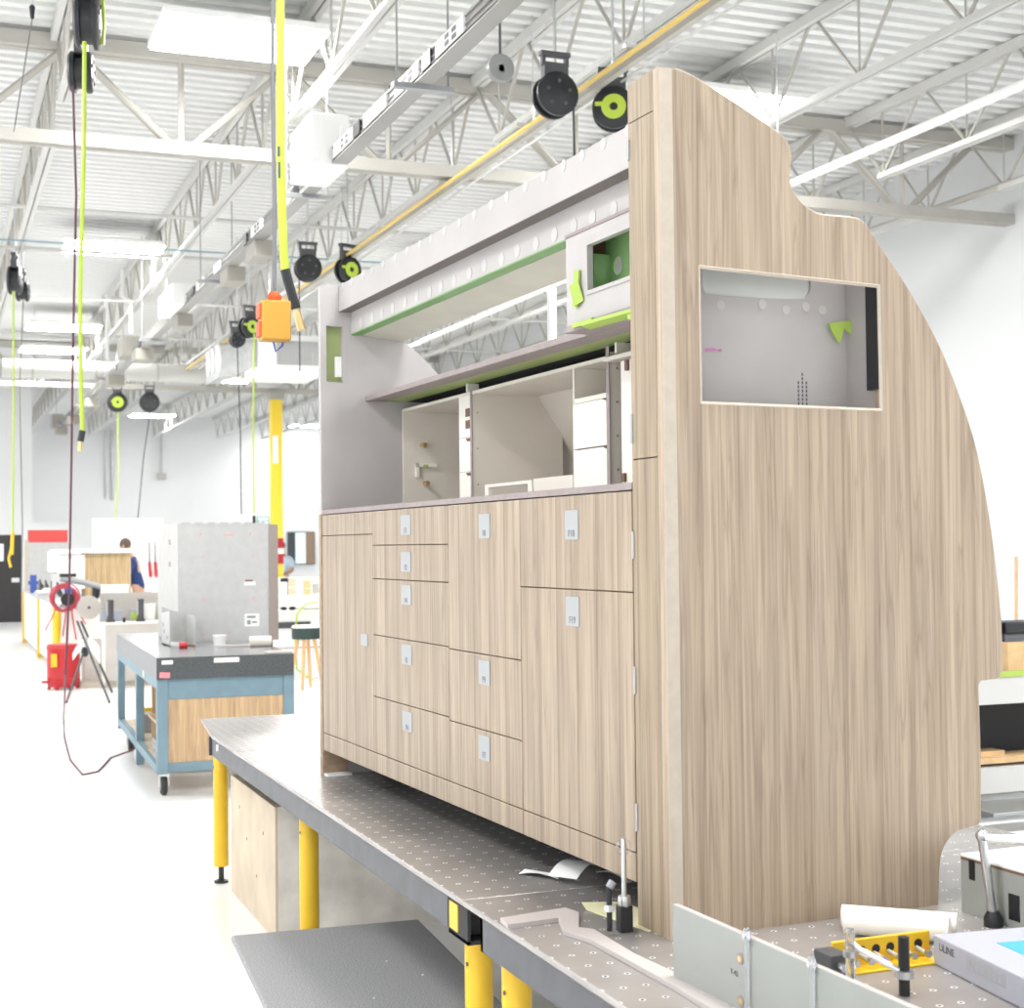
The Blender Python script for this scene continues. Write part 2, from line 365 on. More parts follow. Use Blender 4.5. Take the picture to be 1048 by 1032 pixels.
# ceiling lamps
def lamp(X, Y, label, z=5.7, w=1.25, d=.85):
    t = thing('ceiling_light', label, 'ceiling light', (X, Y, z), 0, 'flat ceiling lamps')
    M().box(-w/2-.02, w/2+.02, -d/2-.02, d/2+.02, .012, .07).build('housing', WHITE, t, bevel=.01)
    M().box(-w/2, w/2, -d/2, d/2, 0, .011).build('diffuser', PANELLIT, t)
    h = M()
    for a in (-.5, .5): h.tube([(a, 0, .07), (a, 0, .37)], .004, 4)
    h.build('hanger_wire', STEEL, t)
lamp(2.27, 11.65, 'large bright flat ceiling lamp nearest, above the green hose')
lamp(2.28, 20.4, 'second bright ceiling lamp behind the thin green hose')
lamp(2.25, 27.95, 'third bright ceiling lamp, low on the left edge')
lamp(2.31, 31.2, 'faint fourth lamp just under the third on the left')
lamp(6.84, 11.95, 'bright ceiling lamp partly hidden behind the oak side panel')
lamp(ay(288,382,22.8).x, 22.8, 'ceiling lamp just under the air handler by the yellow column', z=ay(288,384,22.8).z, w=.98, d=.6)
lamp(ay(223,388,28.6).x, 28.6, 'pale far lamp left of the air handler', z=ay(223,389,28.6).z)
lamp(6.25, 45.8, 'farthest small ceiling lamp below the black cord reel')
lamp(11.75, 48.4, 'far ceiling lamp right beside the grey galley edge')
lamp(7.0, 20.4, 'ceiling lamp over the hall behind the galley')
for X, Y in ((2.27,2.9),(-2.4,2.9),(-2.4,11.65),(-2.4,20.4),(7.0,3.2)): lamp(X, Y, 'flat ceiling lamp above or left of the camera, beyond the frame of the photo')

# power rail with plug boxes
t = thing('power_rail', 'grey overhead busbar power rail with white sockets running into the hall', 'power rail', (2.9, 7.0, 4.62))
r = M().box(-.05, .05, 0, 30.5, 0, .115)
r.build('rail', ALUM, t)
M().box(-.06, -.05, 0, 30.5, .012, .02).box(-.06, -.05, 0, 30.5, .05, .056).box(-.06, -.05, 0, 30.5, .10, .115).box(-.06, .06, 0, 30.5, -.012, 0).build('rail_rib', mat('rail_grey', (.27,.265,.25), .5), t)
outl = [(.95, .5), (1.8, .5), (2.5, .55), (3.35, .55), (5.4, .4), (6.5, .5), (8.6, .4), (9.6, .5), (10.9, .4)]
for i, (y, l) in enumerate(outl):
    f = M().box(-.066, -.05, y, y+l, .012, .108).build('socket_plate', WHITE, t)
    if i not in (2, 6):
        for k in range(2):
            for j in range(2): M().box(-.069, -.066, y+.12+k*.13, y+.2+k*.13, .025+j*.042, .055+j*.042).build('socket', DGREY, f)
for y in (1.55, 3.15, 5.05, 7.2, 10.3, 12.2, 15, 18): M().box(-.068, -.05, y, y+.16, .01, .11).build('black_joint', BLACK, t)
b = lab(M().box(-.22, .08, 3.95, 4.65, -.03, .37).build('disconnect_box', WHITE, t, bevel=.012), 'large white box on the rail')
M().box(.0, .07, 3.92, 3.95, .10, .27).build('box_handle', WHITE, b)
for y in (6.9, 8.3, 11.6): M().box(-.05, .14, y, y+.42, -.17, -.01).build('plug_box', TANBOX, t, bevel=.008)
lab(M().box(-.2, .1, 11.0, 12.2, .0, .26).build('disconnect_box', WHITE, t, bevel=.01), 'second white box farther along the rail')
for y in (15, 18.5, 22.5, 26.5, 29.6): M().box(-.13, .13, y, y+.5, -.18, -.01).build('plug_box', TANBOX, t, bevel=.008)
for y in (16, 29.8): M().box(-.2, .06, y, y+.6, .0, .3).build('end_box', TANBOX, t)
for y in (1.9, 5.0, 9.2, 14, 19, 24, 29):
    h = M().box(-.2, .2, y-.03, y+.03, -.045, -.012)
    h.tube([(-.17, y, -.03), (-.17, y, 1.4)], .006, 4).tube([(.17, y, -.03), (.17, y, 1.4)], .006, 4)
    h.build('hanger', GSTEEL, t)
cw = M().tube([(-.12, 15.6, .28), (-.12, 15.6, .75), (-.12, 16.6, 1.0), (-.12, 16.6, 1.4)], .03, 6).tube([(-.1, 19, .28), (-.1, 19, 1.4)], .03, 6)
cw.build('riser_conduit', WHITE, t)

# pipes
t = thing('gas_pipe', 'yellow gas pipe and white strut running along under the roof', 'pipe', (4.42, 6, 5.02))
M().tube([(0,0,0),(0,24,0)], .017, 8).build('pipe', GASY, t)
M().box(.05, .10, 0, 24, -.03, .03).build('strut', STEELW, t)
M().tube([(.24,0,.02),(.24,24,.02)], (.012), 6).build('small_pipe', STEELR, t)
for y in range(1, 24, 2): M().box(-.05, .28, y, y+.04, .03, .06).tube([(.1,y+.02,.05),(.1,y+.02,.95)], .006, 4).build('pipe_clamp', STEEL, t)
t = thing('sprinkler_pipe', 'long white sprinkler pipe slanting over the galley on the right', 'pipe', (6.72, 4, 4.7))
M().tube([(0,0,0),(0,20,0)], .035, 8).build('pipe', WHITE, t)
for y in (2.6, 6.9, 11): M().tube([(0,y,.04),(0,y,1.35)], .008, 5).lathe([(.0,-.05),(.045,-.05),(.045,.06),(0,.06)], (0,y,0), 10, 'y').build('hanger_rod', STEEL, t)
tag(M().tube([(10.3, 6, 5.35), (10.3, 32, 5.35)], .04, 8).build('sprinkler_pipe', STEELW), 'thin white sprinkler pipe hung high along the white side wall', 'pipe')
t = thing('air_duct', 'round white air duct crossing the far hall under the roof', 'duct', (1.2, 28, 4.95))
M().tube([(0,0,0),(3.9,0,0)], .17, 20).build('duct', STEELR, t)
b = M()
for x in (.5, 1.6, 2.7, 3.7): b.tube([(x-.01,0,0),(x+.03,0,0)], .178, 20)
b.build('band', STEELW, t)
t = thing('air_handler', 'white box air handler with grey grille high by the yellow column', 'air handler', (4.55, 24, 4.48))
M().box(.42, 1.6, 0, 1.6, 0, .62).build('housing', WHITE, t, bevel=.02)
t.location.z = 4.56
M().prism([(-.2,-.1),(.42,.05),(.42,.55),(-.2,.45)], 'y', .1, 1.3).build('outlet_hood', GALV, t)
g = M().box(.72, 1.5, -.012, 0, .12, .52)
for k in range(16): g.box(.74+k*.047, .76+k*.047, -.03, -.012, .13, .51)
g.build('grille', mat('grille', (.42,.42,.42), .5), t)
f = M()
for k in range(3): f.tube([(-.21, .1+.4*k, .0), (-.19, .1+.4*k, .2), (-.21, .1+.4*k, .42)], .03, 6)
f.build('louvre', WHITE, t)

# cord reels
def reel(name, X, Y, z, label, face, hub=None, r=.155, cord=None, cordmat=None, turn=0, group='overhead cord reels'):
    """reel drum with axis along local y; face turned by rotz"""
    t = thing(name, label, 'cord reel', (X, Y, z), turn, group)
    M().lathe([(0,-.075),(r*.86,-.075),(r,-.06),(r,-.035),(r*.8,-.03),(r*.8,.03),(r,.035),(r,.06),(r*.86,.075),(0,.075)], (0,0,0), 26, 'y').build('drum', BLACK, t)
    M().box(-.09, .09, -.035, .035, r-.03, r+.07).box(-.10, -.075, -.02, .02, r+.05, r+.14).box(.075, .10, -.02, .02, r+.05, r+.14).box(-.11, .11, -.03, .03, r+.12, r+.15).build('bracket', DGREY, t)
    if hub:
        M().lathe([(.03,-.085),(r*.58,-.085),(r*.58,-.076),(.03,-.076)], (0,0,0), 24, 'y').build('hub', hub, t)
        M().obox((-.085,-.082,.02), (.10,.012,.028)).build('hose_lead', hub, t)
    else:
        s = M()
        for k in range(5):
            a = k*1.256+.3; s.lathe([(0,-.083),(.014,-.083),(.014,-.074),(0,-.074)], (r*.55*math.cos(a), 0, r*.55*math.sin(a)), 8, 'y')
        s.build('bolt', DGREY, t)
    M().tube([(0,0,r+.14),(0,0,6.06-z)], .010, 6).build('drop_rod', STEEL, t)
    return t
def cordpart(t, pts, rad, m, name='cord'):
    inv = Matrix.Rotation(-t.rotation_euler.z, 4, 'Z')
    loc = Vector(t.location)
    return M().tube([inv @ (Vector(p)-loc) for p in pts], rad, 7).build(name, m, t)
p = az(568,98,4.85); t = reel('cord_reel', p.x, p.y, p.z, 'large black cord reel hung under the roof above the galley', 0, r=.155)
cordpart(t, [p+Vector((.14,0,-.05)), p+Vector((.145,0,-.6)), p+Vector((.145,0,-.9))], .008, BLACK)
p = az(628,112,4.85); t = reel('hose_reel', p.x, p.y, p.z, 'black reel with lime hub peeking out beside the oak pilaster', 0, LIME, r=.155, turn=R_(-25))
p = az(315,275,4.85); t = reel('cord_reel', p.x, p.y, p.z, 'round black cord reel just left of the grey galley top', 0, r=.15)
cordpart(t, [p+Vector((-.1,0,-.1)), p+Vector((-.1,0,-1.2))], .007, BLACK)
p = az(356,277,4.85); t = reel('hose_reel', p.x, p.y, p.z, 'black reel with bright lime hub over the grey galley corner', 0, LIME, r=.15, turn=R_(20))
p = az(120,412,4.7); t = reel('hose_reel', p.x, p.y, p.z, 'small far reel with round lime hub under the power rail', 0, LIME, r=.2)
cordpart(t, [p+Vector((0,-.1,-.2)), p+Vector((0,-.1,-1.4)), ay(118,534,p.y-.1)], .014, LIME, 'hose'); 
p = az(153,412,4.7); t = reel('cord_reel', p.x, p.y, p.z, 'small far black reel with a cord slanting down, above the small lamp', 0, r=.2)
cordpart(t, [p+Vector((0,-.1,-.2)), ay(147,468,p.y-.1), ay(139,552,p.y-.1)], .010, BLACK)
p = az(255,335,4.7); t = reel('hose_reel', p.x, p.y, p.z, 'black and lime hose reel left of the yellow outlet box', 0, LIME, r=.15, turn=R_(25))
cordpart(t, [p+Vector((.05,-.1,-.1)), ay(259,430,p.y-.1), ay(260,526,p.y-.1)], .012, LIME, 'hose')
q = ay(260,528,p.y-.1); cordpart(t, [q, q-Vector((0,0,.10))], .02, BLACK, 'nozzle')
p2 = az(247,345,4.62); t = reel('cord_reel', p2.x, p2.y+.3, p2.z, 'small black cord reel behind the lime hose reel', 0, r=.11)
cordpart(t, [p2+Vector((-.02,.2,-.1)), ay(246,440,p2.y+.2), ay(247,526,p2.y+.2)], .008, BLACK)
# the edge-on pair at upper left
p = az(90,22,4.92); t = reel('hose_reel', p.x, p.y, p.z, 'black reel seen edge on at top left, feeding the lime hose', 0, r=.17, turn=R_(78))
M().box(.06, .1, -.081, -.076, .03, .09).build('rating_label', WHITEP, t)
q0 = p+Vector((-.03,-.1,-.16))
cordpart(t, [q0, ay(86,150,q0.y), ay(82,300,q0.y), ay(83,400,q0.y), ay(84.5,442,q0.y)], .013, LIME, 'hose')
cordpart(t, [ay(84.5,441,q0.y), ay(82.3,452,q0.y)], .02, BLACK, 'hose_grip'); cordpart(t, [ay(82.2,452,q0.y), ay(81.4,462,q0.y)], .014, BRASS, 'coupling')
lc = M().tube([Vector((0,-.085,.17)), Vector((.0,-.095,.0)), Vector((0,-.085,-.14))], .012, 6); lc.build('hose_wrap', LIME, t)
p = az(87,62,4.75); t = reel('cord_reel', p.x, p.y+.25, p.z, 'black reel edge on under the first, feeding the maroon cord to the cart', 0, r=.13, turn=R_(78))
q = p+Vector((-.06,.15,-.12)); 
g = [q, ay(78,200,q.y+.1), ay(75,340,q.y+.3), ay(73,480,q.y+.6), ay(71,600,q.y+.9), ay(67,690,q.y+1.3)]
fl = [az(65,735,.012), az(66,755,.012), az(72,778,.012), az(85,793,.012), az(100,790,.012), az(113,776,.012)]
cordpart(t, g+[ (g[-1]+fl[0])/2+Vector((0,0,-.05)) ]+fl+[Vector((1.5,12.2,.10)), Vector((1.56,12.0,.2))], .0075, PURPLE)
k = ay(72,583,q.y+.8); 
p = az(15,287,4.92); t = reel('hose_reel', p.x, p.y, p.z, 'black reel edge on at far left with lime hose', 0, r=.17, turn=R_(78))
cordpart(t, [p+Vector((-.02,-.1,-.15)), ay(14,400,p.y-.1), ay(13,545,p.y-.1)], .012, LIME, 'hose')
cordpart(t, [ay(13,545,p.y-.1), ay(12,568,p.y-.1)], .022, YELLOW, 'hose_gun'); cordpart(t, [ay(12,560,p.y-.1), ay(9,572,p.y-.1), ay(11,581,p.y-.1)], .016, YELLOW, 'hose_gun')
t2 = reel('cord_reel', p.x+.12, p.y+.5, p.z-.05, 'black reel edge on behind the far left one, with thin grey cord', 0, r=.12, turn=R_(78))
cordpart(t2, [p+Vector((.12,.4,-.15)), ay(20,400,p.y+.4), ay(23,540,p.y+.4), ay(22,600,p.y+.4)], .007, GREYCORD)
# small globe lamps / sensors on rods near the girder
p = ay(512,70,10.2); t = thing('roof_fitting', 'small clear domed fitting on the roof rail left of the big black reel', 'fitting', p)
M().lathe([(.0,-.03),(.10,-.03),(.11,0),(.10,.03),(0,.03)], (0,0,0), 20, 'y').build('dome', mat('smoky_clear', (.45,.46,.46), .2, trans=.5), t)
M().tube([(0,0,.1),(0,0,.35)], .01, 6).box(-.02,.02,-.03,.03,-.03,.02).build('stem', DGREY, t)
p = ay(33,12,9.5); t = thing('pendant_sensor', 'small black cone fitting on a thin wire at the top left corner', 'fitting', p)
M().lathe([(.0,-.05),(.012,-.04),(.02,.03),(.0,.05)], (0,0,0), 12).build('cone', BLACK, t); M().tube([(0,0,.04),(0,0,.5)], .005, 5).build('wire', STEEL, t)
M().tube([(0,0,-.04), ay(14,135,9.7)-p], .004, 5).build('pull_cord', GREYCORD, t)

# near pendant: outlet box and lime hose
Y0 = 5.0
pb = ay(281,329,Y0); t = thing('pendant_outlet_box', 'orange yellow outlet box hanging on a thick grey cord at the galley', 'outlet box', pb)
M().box(-.05,.05,-.035,.035,-.068,.068).build('box', BOXYEL, t, bevel=.006)
M().box(-.058,-.05,-.028,.028,-.055,-.005).box(-.058,-.05,-.028,.028,.008,.055).build('outlet', ORANGE, t)
M().lathe([(.0,.066),(.022,.066),(.026,.085),(.014,.10),(.0,.10)], (0,0,0), 14).build('strain_relief', ORANGE, t)
M().tube([(0,0,.095), ay(281,200,Y0)-pb, ay(279,90,Y0)-pb, ay(279.5,-40,Y0)-pb, ay(280,-330,Y0)-pb], .0075, 8).build('cord', GREYCORD, t)
M().tube([(.0,.02,-.066),(.008,.02,-.10),(.03,.02,-.08),(.035,.02,-.06)], .004, 6).build('blue_wire', mat('wire_blue', (.08,.12,.4), .5), t)
ph = ay(288,100,5.15); t = thing('air_hose', 'thick lime green air hose with black grip and brass end beside the outlet box', 'hose', ph)
Yh = 5.15
M().tube([ay(x,y,Yh)-ph for x, y in ((287,-330),(286.5,-30),(287,60),(287,150),(288.5,215),(290,255),(292,278))], .0155, 10).build('hose', LIME, t)
M().tube([ay(x,y,Yh)-ph for x, y in ((291.8,276),(296,292),(303,316))], .0175, 10).build('grip', BLACK, t)
M().tube([ay(x,y,Yh)-ph for x, y in ((303,316),(305,324),(309,338))], [.011,.015,.017], 10).build('coupling', BRASS, t)
M().tube([ay(x,y,Yh-.017)-ph for x, y in ((285.2,150),(285.3,160))], .004, 6).tube([ay(x,y,Yh-.017)-ph for x, y in ((285.6,166),(285.8,182))], .004, 6).build('printing', INK, t)

# ------------------------------------------------------------------ fixture tables
ZT = 0.7988
def table(y0, y1, x1, label, legs, chamfer=False, cut=None):
    t = thing('fixture_table', label, 'work table', (1.26, y0, 0))
    L = y1-y0; W = x1-1.26
    top = [(0,0),(W,0),(W,L),(.075,L),(0,L-.75)] if chamfer else [(0,0),(W,0),(W,L),(0,L)]
    M().prism(top, 'z', ZT-.016, ZT).build('table_top', FIXT, t, bevel=.003)
    e_ = .66 if chamfer else .10; s_ = .15 if chamfer else .05
    a = M().box(.012,.03,s_,L-e_,ZT-.105,ZT-.016).box(W-.045,W-.03,.05,L-e_,ZT-.105,ZT-.016).box(.012,W-.03,L-e_-.015,L-e_,ZT-.105,ZT-.016).box(.03,W-.03,.05,.065,ZT-.105,ZT-.016)
    if chamfer: a.prism([(.012,L-e_),(.085,L-.27),(W-.03,L-.27),(W-.03,L-.255),(.08,L-.255),(.0,L-e_)], 'z', ZT-.105, ZT-.016)
    a.box(.03,.10,s_,L-e_,ZT-.105,ZT-.098)
    a.build('apron', APRON, t)
    for lx, ly in legs:
        g = M().lathe([(0,.085),(.036,.085),(.038,.095),(.038,ZT-.125),(0,ZT-.125)], (lx,ly,0), 20).build('leg', YELLOW, t)
        M().lathe([(0,0),(.036,0),(.036,.01),(.014,.018),(.014,.085),(0,.085)], (lx,ly,0), 16).build('foot', BLACK, g)
        M().box(lx-.045,lx+.045,ly-.045,ly+.045,ZT-.125,ZT-.105).build('cap_plate', BLACK, g)
        M().tube([(lx-.0375,ly-.012,ZT-.21),(lx-.0395,ly-.012,ZT-.21)], .006, 8).build('bolt_hole', INK, g)
    return t
t1 = table(3.607, 7.97, 3.1, 'long grey perforated fixture table on yellow legs under the galley', [(.12,4.05),(.12,2.15),(.105,.17),(1.7,3.6),(1.7,2.1)], True)
M().box(.011,.014,.07,.135,ZT-.10,ZT-.03).build('end_label', YELLOW, t1)
M().box(.004,.012,3.5,3.52,ZT-.06,ZT-.03).build('white_tag', WHITEP, t1)
M().box(.014,.022,.0,.15,ZT-.115,ZT-.016).box(.10,.115,.0,.15,ZT-.115,ZT-.016).box(.014,.115,.0,.15,ZT-.118,ZT-.108).box(.022,.10,.12,.15,ZT-.11,ZT-.016).build('end_bracket', DARK, t1)
# lower frame seen under the table
lf = M().box(.72,1.6,.9,1.6,.28,.33).box(.66,.72,.5,2.2,.30,.40).box(.66,1.0,.3,.36,.30,.40)
lf.build('lower_frame', DGREY, t1)
t2 = table(1.2, 3.604, 3.1, 'nearer perforated fixture table carrying the clamps, plates and carton', [(.105,2.30),(1.7,2.19),(.105,.2)])

# plywood crate and carpeted platform under the table
t = thing('plywood_crate', 'pale plywood crate on the floor between the yellow table legs', 'crate', (1.39,6.42,0))
M().box(0,.012,0,1.02,.0,.575).build('side_panel', PLYPALE, t)
M().box(.012,1.0,0,.012,0,.575).build('front_panel', PLYSIDE, t)
M().box(.012,1.0,1.0,1.012,0,.575).box(1.0,1.012,0,1.012,0,.575).box(.012,1.0,.012,1.0,.55,.57).build('body', PLYPALE, t)
k = M()
for y, z in ((.25,.42),(.62,.33),(.8,.45),(.4,.2)): k.tube([(-.001,y,z),(.0,y,z)], .008, 8)
k.build('knot', BROWNB, t)
t = thing('step_platform', 'low grey carpeted step platform on the floor in front of the table', 'platform', (1.05,5.63,0), R_(-4))
M().box(-.0,.72,-1.62,0,.225,.25).build('carpet_top', CARPET, t, bevel=.008)
M().box(.01,.71,-1.61,-.01,0,.225).build('base', WHITE, t)
s = M()
for x, y in ((.47,-.55),(.55,-.75),(.34,-.95),(.2,-1.1)): s.box(x,x+.006,y,y+.006,.25,.254)
s.build('lint', WHITEP, t)

# ------------------------------------------------------------------ the galley
G0 = (1.6903*math.cos(TURN)-2.9802*math.sin(TURN), 1.6903*math.sin(TURN)+2.9802*math.cos(TURN), ZT)
gal = thing('galley_cabinet', 'large half built oak veneered galley cabinet standing on the fixture table', 'cabinet', G0, TURN)
def arc(pts, n=6):
    """Catmull-Rom refinement"""
    out = []
    for i in range(len(pts)-1):
        p0, p1, p2, p3 = pts[max(i-1,0)], pts[i], pts[i+1], pts[min(i+2,len(pts)-1)]
        for k in range(n):
            u = k/n; out.append(tuple(.5*(2*p1[j]+(p2[j]-p0[j])*u+(2*p0[j]-5*p1[j]+4*p2[j]-p3[j])*u*u+(3*p1[j]-p0[j]-3*p2[j]+p3[j])*u**3) for j in (0,1)))
    return out+[pts[-1]]
upper = arc([(.04,1.999),(.07,1.993),(.119,1.975),(.252,1.915),(.334,1.870),(.352,1.852),(.358,1.832),(.355,1.80),(.353,1.770),(.362,1.742),(.392,1.712),(.42,1.697),(.45,1.690),(.535,1.690),(.562,1.685),(.58,1.672)], 4)
back = arc([(.615,1.627),(.702,1.522),(.79,1.392),(.863,1.241),(.907,1.118),(.941,.957),(.962,.808),(.973,.684),(.973,.575)], 5)
lower = arc([(.897,.535),(.90,.37),(.897,.20)], 3)+[(.888,.186),(.86,.183)]+arc([(.82,.176),(.79,.155),(.771,.125),(.765,.10)], 3)+[(.757,.0)]
OUT = [(0,0),(0,2.0)]+upper+back+[(.970,.557),(.958,.549),(.905,.546)]+lower
HOLE = [(.100,1.224),(.616,1.221),(.614,1.530),(.100,1.545)]
M().plate(OUT, [HOLE], 'y', .0, .028).build('side_panel', VENEER, gal)
M().box(0,.034,-.0015,.0,.0,1.998).build('corner_strip', PALE_EDGE, gal)
e = M(); hz = HOLE+[HOLE[0]]
for a, b in zip(hz, hz[1:]): e.tube([(a[0],.004,a[1]),(b[0],.004,b[1])], .006, 4)
e.build('cutout_trim', PALE_EDGE, gal)
edge = [( x+.0008, z) for x, z in upper[::1]+back]
ee = M().tube([(x, .006, z) for x, z in edge], .0055, 5); ee.build('panel_edge', PALE_EDGE, gal)
# pilaster
for z0, z1 in ((0,1.099),(1.102,1.904),(1.907,2.0)): M().box(0,.02,.030,.152,z0,z1).build('pilaster_panel', VENEER_DK, gal)
M().box(.004,.016,.150,.158,.1,1.985).build('pilaster_edge', SEAM, gal)
for z, h in ((1.842,.05),(1.175,.07),(.898,.065),(.577,.065),(.253,.065)): M().box(-.003,.012,.146,.1555,z-h/2,z+h/2).build('hinge', SILVER, gal)
M().box(.02,.74,.152,.160,.0,1.45).build('inner_side', CREAM, gal)
# fronts
def front(name, y0, y1, z0, z1, plate=None, txt=None, pw=.082, ph=.072):
    g = .0014
    o = M().box(0,.02,y0+g,y1-g,z0+g,z1-g).build(name, VENEER_FR, gal, bevel=.0012)
    if plate:
        y, z = plate
        q = lab(M().box(-.0022,0,y-pw/2,y+pw/2,z-ph/2,z+ph/2).build('latch_label', SILVER, o), 'small silver tag with a printed number')
        if txt: text('latch_text', txt, .026, LINK, q, (-.0026, y, z-ph*.30), (R_(90),0,R_(-90)))
    return o
A0, A1, B1, C1, D1 = .158, .815, 1.368, 2.112, 2.745
for y0, y1 in ((A0,A1),(A1,B1),(B1,C1),(C1,D1)): front('kick_strip', y0, y1, .098, .168)
front('door', A0, A1, .785, 1.028, (.483,.951), 'F18', .076, .076)
front('door', A0, A1, .168, .785, (.483,.728), 'F19', .076, .076)
front('drawer', A1, B1, .580, 1.028, (1.068,.957), 'F8')
front('drawer', A1, B1, .357, .580, (1.080,.527), 'F9')
front('drawer', A1, B1, .168, .357, (1.085,.305), 'F7')
for z0, z1, zp, tx in ((.905,1.028,.972,'F3'),(.786,.905,.848,'F2'),(.586,.786,.737,'F4'),(.367,.586,.537,'F5'),(.168,.367,.313,'F6')):
    front('drawer', B1, C1, z0, z1, (1.755,zp), tx, .095, .066)
front('rail_panel', C1, D1, .945, 1.028)
front('door', C1, D1, .168, .945, (2.213,.562), None, .075, .042)
M().box(.021,.72,.16,2.745,.104,1.028).build('carcass', SEAM, gal)
M().box(.021,.72,.16,2.745,.100,.103).build('bottom_board', BLACK, gal)
M().box(.26,.28,.03,2.745,0,.10).build('toe_kick', BLACK, gal)
M().box(.0,.10,2.69,2.74,.0,.008).build('foot_bracket', WHITE, gal)
M().box(.0,.73,.158,2.745,1.030,1.047).build('countertop', MAUVE, gal)
# far end panel
FAR = [(0,.0),(0,1.94),(.02,1.948),(.077,1.950),(.20,1.90),(.33,1.76),(.352,1.733),(.42,1.685),(.496,1.612),(.62,1.50),(.79,1.36),(.9,1.12),(.96,.8),(.97,.56),(.897,.54),(.897,.19),(.77,.15),(.757,0)]
SL = [(.024,1.560),(.092,1.558),(.092,1.782),(.024,1.785)]
M().plate(FAR, [SL], 'y', 2.746, 2.776).build('end_panel', GREYP, gal)
M().box(.015,.10,2.777,2.785,1.54,1.80).build('slot_backing', OLIVE, gal)
M().box(.066,.092,2.765,2.776,1.582,1.664).build('slot_label', WHITEP, gal)
M().box(-.003,.10,2.741,2.746,0,.10).build('end_foot', VENEER_ED, gal)
M().box(-.003,.004,2.745,2.778,0,1.03).build('end_edge', VENEER_ED, gal)
# overhead soffit
fas = M().box(.077,.088,.155,2.745,1.843,1.947)
fas.prism([(.077,1.947),(.14,1.965),(.335,1.862),(.335,1.855),(.14,1.955),(.082,1.94)], 'y', .03, 2.745)
fas.build('fascia', GREYP, gal)
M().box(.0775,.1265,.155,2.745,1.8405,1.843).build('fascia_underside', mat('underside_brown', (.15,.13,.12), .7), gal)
M().box(.1265,.135,.155,2.745,1.756,1.93).build('inner_fascia', GREYP, gal)
for i in range(20):
    y = .30+i*.126+random.uniform(-.012,.012)
    M().lathe([(0,-.001),(.016,-.001),(.016,.0),(0,.0)], (.0765,y,1.936), 12, 'x').build('filler_dot', FILL, gal)
    if y < 2.65: M().lathe([(0,-.001),(.021,-.001),(.021,.0),(0,.0)], (.126,y+.04,1.783+random.uniform(-.003,.003)), 12, 'x').build('filler_dot', FILL, gal)
M().box(.127,.173,.742,2.745,1.751,1.756).build('green_strip', GREENST, gal)
M().prism([(.173,1.756),(.173,1.750),(.344,1.733),(.352,1.738),(.352,1.86),(.344,1.86),(.344,1.745)], 'y', .74, 2.745).build('soffit_panel', SOFFIT, gal)
# corner box with window
BX, BZ0, BZ1 = .118, 1.505, 1.752
M().plate([(.16,BZ0),(.742,BZ0),(.742,BZ1),(.16,BZ1)], [[(.20,1.585),(.605,1.585),(.605,1.708),(.20,1.708)]], 'x', BX, BX+.014).build('corner_box_front', GREYP, gal)
M().box(BX+.014,.36,.735,.742,BZ0,BZ1).box(BX+.014,.36,.16,.742,BZ1-.006,BZ1).box(BX+.014,.40,.16,.742,BZ0,BZ0+.006).build('corner_box', GREYP, gal)
bz = M()
for a in ((.19,.615,1.574,1.585),(.19,.615,1.708,1.718),(.605,.615,1.585,1.708)): bz.box(BX-.004,BX,*a)
bz.build('window_bezel', GREYP, gal)
M().box(BX+.10,BX+.106,.17,.735,BZ0+.006,BZ1-.006).build('box_liner', PGREEN, gal) if False else None
circ = lambda cx, cz, r, n=20: [(cx+r*math.cos(2*math.pi*i/n), cz+r*math.sin(2*math.pi*i/n)) for i in range(n)]
M().plate([(.16,BZ0+.006),(.70,BZ0+.006),(.70,BZ1-.006),(.16,BZ1-.006)], [circ(.628,1.664,.026)], 'x', .22, .226).build('box_liner', PGREEN, gal)
M().box(BX+.02,.22,.698,.705,BZ0+.006,BZ1-.006).build('box_cheek', BROWNB, gal)
M().box(BX+.05,.22,.672,.69,BZ0+.006,BZ1-.05).build('box_rib', PGREEN, gal)
M().box(BX-.006,BX+.12,.16,.742,BZ0-.018,BZ0).build('box_lip', MAUVE, gal)
M().box(BX-.004,BX+.008,.16,.742,BZ1,BZ1+.008).build('box_top_line', MAUVE, gal)
tp = M().obox((BX-.006,.668,1.60), (.006,.03,.10), (R_(8),0,0)).obox((BX-.012,.655,1.585), (.004,.035,.06), (R_(-20),0,R_(20)))
tp.build('masking_tape', TAPE, gal)
tp = M().obox((BX-.005,.62,BZ0-.006), (.02,.12,.012)).obox((BX-.004,.42,BZ0-.017), (.03,.36,.010), (0,R_(15),R_(3))).obox((BX+.0,.27,BZ0-.026), (.04,.16,.014), (0,R_(-12),0))
tp.build('masking_tape', TAPE, gal)
M().box(.50,.525,1.66,1.685,1.5,1.79).build('rear_post', WHITE, gal)
# shelf over the white cabinets
M().box(.188,.62,.155,2.745,1.490,1.504).build('shelf', GREYP, gal)
M().box(.188,.262,.155,2.745,1.486,1.490).box(.184,.188,.155,2.745,1.486,1.504).build('shelf_edge', MAUVE, gal)
M().box(.262,.36,.155,2.745,1.488,1.4905).build('shelf_underside', PRIMER, gal)
M().box(.36,.60,.155,2.745,1.488,1.4905).build('shelf_back_underside', DARK, gal)  # near-black colour stands for the shade in the gap over the cabinets
for y in (2.02,.86): M().box(.335,.342,y,y+.012,1.457,1.488).box(.342,.38,y,y+.006,1.458,1.488).build('shelf_bracket', CREAM2, gal)
